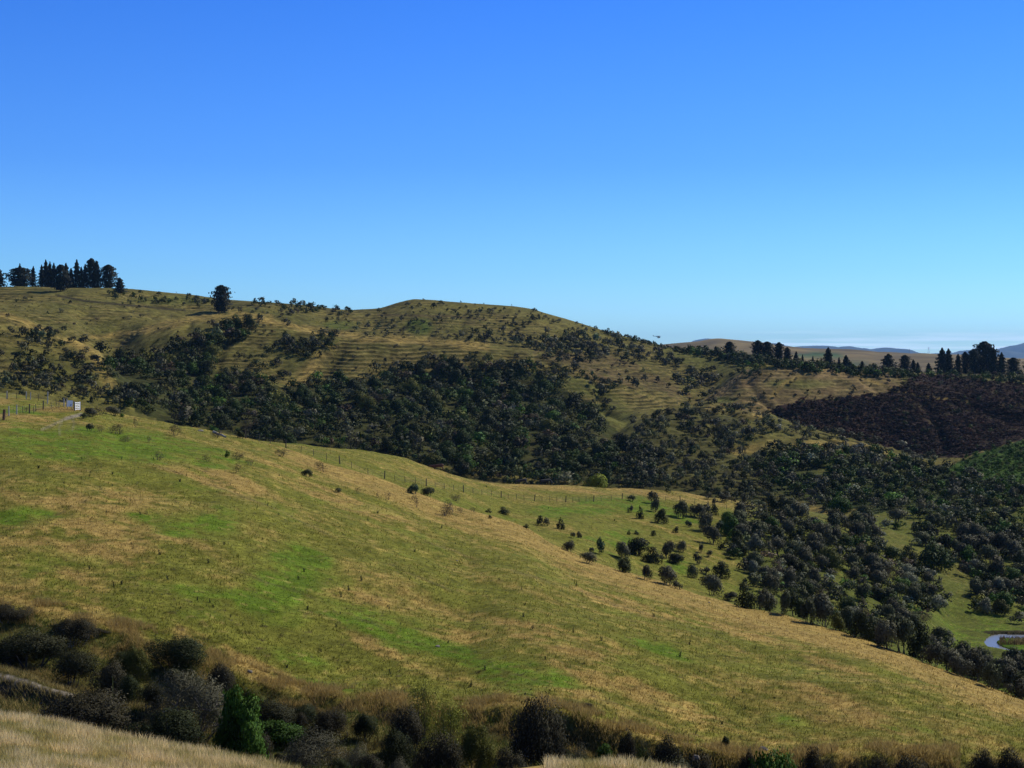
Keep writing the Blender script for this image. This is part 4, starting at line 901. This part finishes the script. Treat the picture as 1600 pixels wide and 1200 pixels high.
# mullein stalk
def mullein():
    Y = 76.0; px = 176; p = at(px, Y); top = EYE - (1057-HZ)*Y/F; H = max(.9, min(2.2, top - p.z))
    r = bpy.data.objects.new("mullein_plant", None); COL.objects.link(r); r.location = (p.x, p.y, top-H)
    V, Q = tubes([((0,0,-.1), (0,0,H*.5), .02, .018), ((0,0,H*.5), (0.01,0,H), .022, .006)], 6)
    link("flower_stalk", make_mesh("flower_stalk", V, Q, None, mat_plain("mullein_stalk", (.28,.30,.06), .8, .2, 20)), r)
    rr = np.random.default_rng(3); n = 60; th = rr.random(n)*6.28; h = rr.random(n)**1.5*.45*H
    P = np.stack([np.cos(th)*.12*(1-h/H), np.sin(th)*.12*(1-h/H), h+.04], 1); V, Q = quads(P, np.stack([np.cos(th), np.sin(th), 1+0*th], 1), .16*(1-h/H), .5, rr)
    link("foliage", make_mesh("foliage", V, Q, np.full((len(V), 3), 1)*np.array((.17,.22,.04)), M_LEAF), r)
    tag(r, "tall yellow-green flower stalk standing between the gully shrubs", "plant")
mullein()

# ------------------------------------------------------------------ grass
def grass(name, P, Hh, Wd, col, label, lean=.35):
    n = len(P); th = rng.random(n)*6.28; d = np.stack([np.cos(th), np.sin(th), 0*th], 1); ln = rng.normal(size=(n, 2))*lean
    tip = P + np.stack([ln[:, 0]*Hh, ln[:, 1]*Hh, Hh], 1); a = d*Wd[:, None]*.5
    midp = P*.45 + tip*.55 + np.stack([0*Hh, 0*Hh, Hh*.05], 1)
    V = np.stack([P-a, P+a, midp+a*.7, midp-a*.7, tip], 1).reshape(-1, 3); k = np.arange(n)*5
    T = np.concatenate([np.stack([k, k+1, k+2], 1), np.stack([k, k+2, k+3], 1), np.stack([k+3, k+2, k+4], 1)])
    o = link(name, make_mesh(name, V, T, np.repeat(col, 5, 0), M_GRASS)); tag(o, label, "grass", kind="stuff")
def ground_col(px, Y):
    c = np.clip(np.round(np.interp(px, CP, np.arange(NC))).astype(int), 0, NC-1); r = np.clip(np.round(np.interp(Y, RY, np.arange(NR))).astype(int), 0, NR-1)
    return CG[r, c]
def field_grass():
    # paddock: sparse tufts, more of them and finer near
    n = 230000; py = rng.uniform(628, 1200, n); px = rng.uniform(-60, 1660, n)
    ci = np.round(np.interp(px, CP, np.arange(NC))).astype(int); Y = np.empty(n)
    for c in np.unique(ci):
        m = ci == c; k = np.searchsorted(-RUN[:, c], -py[m]); Y[m] = RY[_r0 + np.minimum(k, NR-_r0-1)]
    Y = Y + rng.uniform(-.3, .3, n)
    ky6 = np.interp(px, cpx, KY[9]); ky5 = np.interp(px, cpx, KY[6]); m = (Y < ky6+4) & (Y > ky5-1.5) & (Y < 345)
    px, Y = px[m], Y[m]; n = len(px); z = ground(px, Y); P = np.stack([(px-800)/F*Y, Y, z-.03], 1)
    c = ground_col(px, Y); dry = (c[:, 0] > c[:, 1]); col = c*rng.uniform(.8, 1.35, n)[:, None]; Hh = np.where(dry, rng.uniform(.06, .2, n), rng.uniform(.04, .13, n))*np.where(rng.random(n) < .06, 1.9, 1)
    grass("paddock_grass", P, Hh, np.full(n, .03)+Y*.0003, col, "short dry and green grass tufts covering the paddock")
    # foreground bank of long dry grass
    n = 150000; px = rng.uniform(-120, 1150, n); Y = rng.uniform(44, 68.5, n); lip = np.interp(px, cpx, KY[3])
    m = (Y < lip + 1.6) & ((px < 470) | ((px > 850) & (px < 1075))); px, Y = px[m], Y[m]; n = len(px); z = ground(px, Y)
    P = np.stack([(px-800)/F*Y, Y, z-.03], 1); tone = sstep(-.3, .4, fbm(P[:, 0]/2, P[:, 1]/2, 2))
    col = (np.array((.78,.63,.34))[None]*tone[:, None] + np.array((.40,.35,.13))[None]*(1-tone[:, None]))*rng.uniform(.7, 1.35, n)[:, None]
    grass("dry_grass", P, rng.uniform(.12, .42, n)*(.75+.5*tone), np.full(n, .02), col, "long pale dry grass on the near bank", .3)
    # golden long grass on the lip of the gully and along the track
    n = 70000; px = rng.uniform(-60, 1500, n); Y = np.interp(px, cpx, KY[6]) + rng.uniform(-2.2, 2.6, n); k = fbm(px/60, Y/3, 3)
    m = (k > -.05); px, Y = px[m], Y[m]; n = len(px)
    P = np.stack([(px-800)/F*Y, Y, ground(px, Y)-.03], 1); col = np.array((.40,.29,.10))[None]*rng.uniform(.6, 1.4, n)[:, None]
    n2 = 22000; q = rng.uniform(-60, 330, n2); Yq = np.interp(q, cpx, trk_y[0]) + np.where(rng.random(n2) < .6, rng.uniform(.45, 4.5, n2), rng.uniform(-5, .05, n2)); P2 = np.stack([(q-800)/F*Yq, Yq, ground(q, Yq)-.03], 1)
    col2 = np.array((.38,.3,.11))[None]*rng.uniform(.5, 1.4, n2)[:, None]
    grass("golden_grass", np.concatenate([P, P2]), np.concatenate([rng.uniform(.15, .45, n), rng.uniform(.15, .42, n2)]), np.full(n+n2, .024), np.concatenate([col, col2]), "golden long grass hanging over the gully rim", .45)
    # undergrowth in the gully
    n = 60000; px = rng.uniform(-80, 1680, n); a = np.interp(px, cpx, KY[3])+1.5; b = np.interp(px, cpx, KY[6])-.8; Y = a + (b-a)*rng.random(n)
    td = np.abs(Y - np.interp(px, cpx, trk_y[0]) - .3); m = (td > .45) | (px > 130); px, Y = px[m], Y[m]; n = len(px)
    P = np.stack([(px-800)/F*Y, Y, ground(px, Y)-.03], 1); pick = fbm(P[:, 0]/2.5, P[:, 1]/2.5, 2)
    col = np.where((pick > .1)[:, None], np.array((.17,.13,.04))[None], np.array((.06,.085,.018))[None])*rng.uniform(.6, 1.4, n)[:, None]
    grass("undergrowth", P, rng.uniform(.15, .5, n), np.full(n, .035), col, "rank green and tan undergrowth on the gully sides", .5)
    # reeds on the pond islet
    n = 2600; px = rng.uniform(1562, 1690, n); py = rng.uniform(1000, 1010, n); Y = (EYE-POND_Z)*F/(py-HZ); P = np.stack([(px-800)/F*Y, Y, np.full(n, POND_Z+.15)], 1)
    col = np.array((.14,.10,.045))[None]*rng.uniform(.5, 1.3, n)[:, None]; grass("reeds", P, rng.uniform(.4, .9, n), np.full(n, .07), col, "brown reeds on the islet in the pond", .2)
field_grass()

# ------------------------------------------------------------------ fences, gate, sign
def post_mesh(h, r, mat, name="post", sq=False):
    me = bpy.data.meshes.new(name); s = 7; V = []; Fc = []
    for z, k in ((-.3, 1.05), (h*.5, 1.0), (h-.03, .95), (h, .75)):
        for i in range(s):
            a = 2*math.pi*i/s; V.append((math.cos(a)*r*k, math.sin(a)*r*k, z))
    for j in range(3):
        for i in range(s): Fc.append((j*s+i, j*s+(i+1) % s, (j+1)*s+(i+1) % s, (j+1)*s+i))
    Fc.append(tuple(range(3*s, 4*s))); me.from_pydata(V, [], Fc); me.materials.append(mat); me.update(); return me
P_STRAIN = post_mesh(1.25, .085, M_WOOD); P_THIN = post_mesh(1.0, .038, M_WOOD); P_PALE = post_mesh(1.25, .075, M_PALE); P_TALL = post_mesh(1.9, .09, M_PALE); P_BIG = post_mesh(1.3, .17, mat_plain("red_wood", (.13,.06,.035), .9, .3, 15))
def fence(label, posts, ymin=0, nw=4):
    pts = [(Vector(place(px, py, ymin)), kind) for px, py, kind in posts]
    r = bpy.data.objects.new("wire_fence", None); COL.objects.link(r); r.location = pts[0][0]
    segs = []
    for i, (p, kind) in enumerate(pts):
        o = link("post", dict(s=P_STRAIN, t=P_THIN, p=P_PALE, T=P_TALL, B=P_BIG)[kind], r, p - pts[0][0]); o.rotation_euler = (random.uniform(-.08, .08), random.uniform(-.08, .12), random.random()*3)
        if i:
            for k in range(nw):
                z = Vector((0, 0, .25 + .22*k)); segs.append((pts[i-1][0]-pts[0][0]+z, p-pts[0][0]+z, .006, .006))
    V, Q = tubes(segs, 3); link("wire", make_mesh("wire", V, Q, None, M_WIRE), r)
    tag(r, label, "fence")
FA = [(384,690,'s'),(405,695,'t'),(422,699,'t'),(447,705,'s'),(470,711,'t'),(490,717,'t'),(510,726,'t'),(531,735,'s'),(549,737,'t'),(575,743,'t'),(601,748,'s'),(617,752,'t'),(633,754,'t'),(649,756,'t'),(666,760,'s'),(680,762,'t'),(694.5,764,'t'),(709,767,'t'),(724,770,'s'),(739,772,'t'),(753,774,'t'),(767.5,776,'t'),(783,778,'s'),(794,779.5,'t'),(807,781,'t'),(819,782.5,'t'),
 (835,783,'s'),(847,783.5,'t'),(859,784,'t'),(870,784.5,'t'),(884,785,'s'),(895,785,'t'),(905,785,'t'),(915.5,784.5,'t'),(927.5,784,'s'),(939.5,783,'t'),(955,782,'t'),(972,781,'s'),(990,781,'t'),(1015,782,'t'),(1040,783,'t'),(1063,784,'s'),(1085,788,'t'),(1107,792,'s'),(1135,797,'t')]
fence("old wire fence of dark posts running down and across the bench", FA, 228)
fence("near left wire fence with a thick reddish end post", [(-20,668,'t'),(5.6,657,'B'),(14,650,'p'),(26,648,'p'),(36,646,'t'),(46,646,'s'),(53,647,'t'),(56,643,'t'),(67.5,640,'s'),(80,639,'t'),(92,638,'t'),(100,636,'p'),(104,636,'p'),(116,640,'s')])
fence("rear left wire fence with pale posts and one tall pole", [(-15,624,'p'),(10.6,623.5,'p'),(12,624,'t'),(26,624,'t'),(41,624.5,'p'),(47.5,624.5,'p'),(60,627,'t'),(74,631,'T'),(88,634,'t'),(100,635,'p')])
def box_mesh(name, boxes, mat):
    V, Fc = [], []
    for (x0, x1, y0, y1, z0, z1) in boxes:
        k = len(V); V += [(x0,y0,z0),(x1,y0,z0),(x1,y1,z0),(x0,y1,z0),(x0,y0,z1),(x1,y0,z1),(x1,y1,z1),(x0,y1,z1)]
        Fc += [(k,k+3,k+2,k+1),(k+4,k+5,k+6,k+7),(k,k+1,k+5,k+4),(k+1,k+2,k+6,k+5),(k+2,k+3,k+7,k+6),(k+3,k,k+4,k+7)]
    me = bpy.data.meshes.new(name); me.from_pydata(V, [], Fc); me.materials.append(mat); me.update(); return me
def gate():
    p = place(121, 642); k = p.y/F; r = bpy.data.objects.new("farm_gate", None); COL.objects.link(r); r.location = p; r.rotation_euler = (0, 0, rad(88))
    L = 2.2
    for i in range(5): link("rail", box_mesh("rail", [(-L/2+.07, L/2-.07, -.02, .02, .18+.235*i, .29+.235*i)], M_WHITE), r)
    for s in (-1, 1): link("upright", box_mesh("upright", [(s*L/2-.07, s*L/2+.07, -.035, .035, .1, 1.3)], M_WHITE), r)
    link("brace", box_mesh("brace", [(-.04, .04, -.045, -.022, .16, 1.27)], M_WHITE), r)
    for s in (-1, 1): link("gate_post", P_STRAIN, r, (s*(L/2+.2), 0, 0))
    tag(r, "white barred farm gate half edge-on at the top of the paddock", "gate")
    p = place(109, 639); r = bpy.data.objects.new("white_sign", None); COL.objects.link(r); r.location = p; r.rotation_euler = (0, rad(3), rad(36))
    k = p.y/F; W = 8.6*k; z0 = 3.6*k; z1 = 13.2*k
    link("board", box_mesh("board", [(-W/2, W/2, -.025, .025, z0, z1)], M_WHITE), r)
    lm = mat_plain("sign_lettering", (.25,.32,.48), .6, .1, 5)
    link("lettering", box_mesh("lettering", [(W*.02, W*.14, -.033, -.0255, z0+.1, z0+.32), (W*.16, W*.28, -.033, -.0255, z0+.16, z0+.40), (-W*.02, W*.22, -.031, -.0255, z0+.05, z0+.09)], lm), r)
    for s in (-1, 1): link("leg", box_mesh("leg", [(s*W*.4-.03, s*W*.4+.03, .026, .08, -.3, z1-.05)], M_PALE), r)
    tag(r, "white rectangular board on posts beside the farm gate", "sign")
gate()

# ------------------------------------------------------------------ stones and fallen timber
def stone(px, py, wpx, label, Y=None, flatn=.55, name="stone"):
    import bmesh
    p = place(px, py) if Y is None else at(px, Y); W = wpx/F*p.y
    bm = bmesh.new(); bmesh.ops.create_icosphere(bm, subdivisions=2, radius=.5); r = random.Random(int(px*7+py))
    o1, o2 = r.random()*9, r.random()*9
    for v in bm.verts:
        c = v.co; k = 1 + .22*math.sin(c.x*7+o1)*math.cos(c.y*6+o2) + .12*math.sin(c.z*11+o2) + r.uniform(-.05, .05); v.co = Vector((c.x*k*W, c.y*k*W*.8, c.z*k*W*flatn))
    me = bpy.data.meshes.new(name); bm.to_mesh(me); bm.free(); me.materials.append(M_STONE)
    o = link(name, me, None, p + Vector((0, 0, W*flatn*.1))); o.rotation_euler = (0, 0, r.random()*6); tag(o, label, "stone", "stones lying on the slopes")
stone(684, 1011, 9, "flat pale stone alone in the middle of the paddock")
stone(1108, 942, 5, "tiny pale stone right of the upright dark shrub on the field edge")
stone(714, 877, 4, "tiny white stone high on the paddock slope")
stone(313, 674, 9, "pale rock on the paddock crest near the fallen log")
stone(1192, 1173, 15, "pale bare rock cropping out of the lower field edge", flatn=.6, name="rock")
stone(1088, 1193, 16, "pale rock face breaking the gully side", flatn=.7, name="rock")
stone(390, 1052, 10, "pale stone on the gully rim above the bright green bush")
stone(182, 978, 7, "small stone in dry grass above the round dark green shrub")
for i, (px, dy) in enumerate([(6,-1.1),(18,-1.3),(26,-.9),(38,-1.2),(52,-1.1),(64,-.9),(74,-1.2),(92,-1.0)]):
    stone(px, 0, 5 + (i*5 % 5), "%s rock in the crumbling bank under the dirt track" % ["first angular", "second blocky", "third small", "fourth rough", "fifth broad", "sixth little", "seventh jagged", "last"][i], Y=float(np.interp(px, cpx, trk_y[0]))+dy, flatn=.7, name="rock")
def log():
    a = place(333, 680); b = at(353, a.y-1.5); a = a + Vector((0,0,.45)); b = b + Vector((0,0,.15))
    segs = []; n = 6
    for i in range(n):
        p = a.lerp(b, i/n)+Vector((0,0,.05*math.sin(i*2))); q = a.lerp(b, (i+1)/n)+Vector((0,0,.05*math.sin(i*2+2))); segs.append((p-a, q-a, .2-.012*i, .19-.012*i))
    segs.append((a.lerp(b,.4)-a, a.lerp(b,.55)-a+Vector((.2,0,.5)), .07, .03))
    V, Q = tubes(segs, 8); o = link("fallen_log", make_mesh("fallen_log", V, Q, None, M_PALE), None, a); tag(o, "pale weathered log lying on the paddock crest", "log")
log()

# ------------------------------------------------------------------ cattle
def skin_body(name, joints, edges, mat, parent=None):
    me = bpy.data.meshes.new(name); me.from_pydata([j[:3] for j in joints], edges, []); me.materials.append(mat)
    o = link(name, me, parent); md = o.modifiers.new("skin", 'SKIN'); md.use_smooth_shade = True
    for i, j in enumerate(joints):
        sv = me.skin_vertices[0].data[i]; rx = j[3]; ry = j[4] if len(j) > 4 else rx; sv.radius = (rx, ry); sv.use_root = (i == 0)
    ss = o.modifiers.new("smooth", 'SUBSURF'); ss.levels = ss.render_levels = 2
    return o
def cow(px, py, mat, label, facing, Y=None, graze=False, scale=1.0):
    p = place(px, py, 240) if Y is None else at(px, Y)
    hd = [(1.30,0,1.12,.20),(1.52,0,1.22 if not graze else .75,.15),(1.72,0,1.24 if not graze else .40,.15),(1.98,0,1.08 if not graze else .14,.085)]
    J = [(-.55,0,1.02,.34,.32),(-.15,0,.98,.36,.34),(.35,0,.98,.37,.33),(.85,0,1.02,.34,.29)] + hd + [(-.92,0,1.10,.24,.22)]
    E = [(0,1),(1,2),(2,3),(3,4),(4,5),(5,6),(6,7),(0,8)]
    for s in (-1, 1):
        k = len(J); J += [(.78,s*.2,.68,.13),(.80,s*.2,.38,.07),(.77,s*.2,.05,.06)]; E += [(3,k),(k,k+1),(k+1,k+2)]
        k = len(J); J += [(-.72,s*.2,.72,.17),(-.85,s*.2,.42,.075),(-.78,s*.2,.05,.06)]; E += [(0,k),(k,k+1),(k+1,k+2)]
        k = len(J); J += [(hd[2][0]-.08,s*.22,hd[2][2]+.06,.035)]; E += [(6,k)]
    k = len(J); J += [(-1.10,0,.85,.03),(-1.12,0,.5,.035)]; E += [(8,k),(k,k+1)]
    r = bpy.data.objects.new("cow", None); COL.objects.link(r); r.location = p; r.scale = (scale,)*3
    r.rotation_euler = (0, rad(9 if facing > 90 else -6), rad(facing)) ; skin_body("body", J, E, mat, r); tag(r, label, "cow", "cattle grazing the bench")
M_COW = mat_plain("red_hide", (.11,.035,.014), .7, .35, 3); M_COWB = mat_plain("black_hide", (.014,.012,.012), .7, .3, 3)
cow(686, 735, M_COW, "red-brown cow on the bench crest against dark trees", 172, graze=False, Y=float(np.interp(686, cpx, KY[9]))-4)
cow(851, 760, M_COWB, "black cow near the yellow-green bush, half below the crest", 20, Y=float(np.interp(851, cpx, KY[9]))+4, graze=True)
cow(817, 760, M_COWB, "black cow farther from the yellow-green bush, mostly below the crest", 200, Y=float(np.interp(817, cpx, KY[9]))+6, graze=True)

# ------------------------------------------------------------------ helicopter far beyond the ridge
def helicopter():
    d = 1900.0; r = bpy.data.objects.new("helicopter", None); COL.objects.link(r)
    r.location = ((1029-800)/F*d, d, EYE - (526.5-HZ)*d/F); r.rotation_euler = (0, rad(5), rad(12)); r.scale = (1.12,)*3
    m = mat_plain("helicopter_paint", (.05,.06,.09), .4, .1, 2); mg = mat_plain("cockpit_glass", (.02,.025,.03), .1, .05, 2); md = mat_plain("rotor_dark", (.04,.04,.05), .5, .1, 2)
    import bmesh
    def ell(name, c, s, mat):
        bm = bmesh.new(); bmesh.ops.create_uvsphere(bm, u_segments=16, v_segments=10, radius=1)
        for v in bm.verts:
            f = 1 - .25*max(0, -v.co.x); v.co = Vector((v.co.x*s[0]+c[0], v.co.y*s[1]*f+c[1], v.co.z*s[2]*f+c[2]))
        me = bpy.data.meshes.new(name); bm.to_mesh(me); bm.free(); me.materials.append(mat); return link(name, me, r)
    ell("fuselage", (0,0,0), (2.1,.95,1.05), m); ell("cockpit", (1.05,0,.12), (1.15,.9,.86), mg)
    V, Q = tubes([((-1.2,0,.35), (-6.2,0,.55), .38, .16)], 8); link("tail_boom", make_mesh("tail_boom", V, Q, None, m), r)
    link("tail_fin", box_mesh("tail_fin", [(-6.6,-6.0,-.05,.05,.1,1.6)], m), r); link("tailplane", box_mesh("tailplane", [(-5.2,-4.7,-.9,.9,.5,.56)], m), r)
    V, Q = tubes([((0,0,.9), (0,0,1.55), .18, .12)], 8); link("mast", make_mesh("mast", V, Q, None, md), r)
    for a in (35, 215):
        V, Q = tubes([((0,0,1.55), (math.cos(rad(a))*5, math.sin(rad(a))*5, 1.62), .10, .07)], 4); link("rotor_blade", make_mesh("rotor_blade", V, Q, None, md), r)
    V, Q = tubes([((-6.3,.12,.1), (-6.3,.12,1.3), .07, .07)], 4); link("tail_rotor", make_mesh("tail_rotor", V, Q, None, md), r)
    for s in (-1, 1):
        V, Q = tubes([((-1.4,s*.95,-1.5), (1.6,s*.95,-1.5), .06, .06), ((-.7,s*.5,-.7), (-.7,s*.95,-1.5), .05, .05), ((.8,s*.5,-.7), (.8,s*.95,-1.5), .05, .05)], 5); link("skid", make_mesh("skid", V, Q, None, md), r)
    tag(r, "small dark helicopter flying low over the hedge on the ridge", "helicopter")
helicopter()

# ------------------------------------------------------------------ power pylons on the downs
def pylon(px, top, lab):
    Y = 3350.0; g_ = float(ground(px, Y)); H = EYE-(top-HZ)*Y/F - g_; b = H*.12
    segs = []
    for sx in (-1, 1):
        for sy in (-1, 1): segs.append(((sx*b, sy*b, 0), (sx*b*.15, sy*b*.15, H), .13, .1))
    for k in range(6):
        z0 = H*k/6; z1 = H*(k+1)/6; r0 = b*(1-.85*k/6); r1 = b*(1-.85*(k+1)/6); segs += [((-r0,-r0,z0), (r1,-r1,z1), .07, .07), ((r0,r0,z0), (-r1,r1,z1), .07, .07)]
    r = bpy.data.objects.new("power_pylon", None); COL.objects.link(r); r.location = ((px-800)/F*Y, Y, g_)
    V, Q = tubes(segs, 4); link("lattice_tower", make_mesh("lattice_tower", V, Q, None, M_WIRE), r)
    V, Q = tubes([((-H*.22,0,H*z), (H*.22,0,H*z), .1, .1) for z in (.72,.86)], 4); link("crossarm", make_mesh("crossarm", V, Q, None, M_WIRE), r)
    tag(r, lab, "pylon", "pylons on the far downs")
pylon(1421, 545, "faint pylon on the downs skyline nearer the broad triangular pine"); pylon(1451, 542, "faint pylon on the downs skyline nearer the tall right grove")

finish_labels()

# ------------------------------------------------------------------ the air
def haze():
    me = box_mesh("haze", [(-16000, 16000, -70, 26500, -8, 900)], None) if False else None
    m = bpy.data.materials.new("haze"); m.use_nodes = True; n = m.node_tree.nodes; l = m.node_tree.links; n.clear()
    out = n.new("ShaderNodeOutputMaterial"); v = n.new("ShaderNodeVolumePrincipled"); v.inputs["Color"].default_value = (.33,.62,1,1); v.inputs["Density"].default_value = 3.2e-5; v.inputs["Anisotropy"].default_value = .2
    l.new(v.outputs[0], out.inputs["Volume"])
    o = link("haze", box_mesh("haze", [(-16000, 16000, -75, 27500, -12, 620)], m)); tag(o, "pale blue air fading the far mountains", kind="stuff")
HAZE = True
if HAZE: haze()
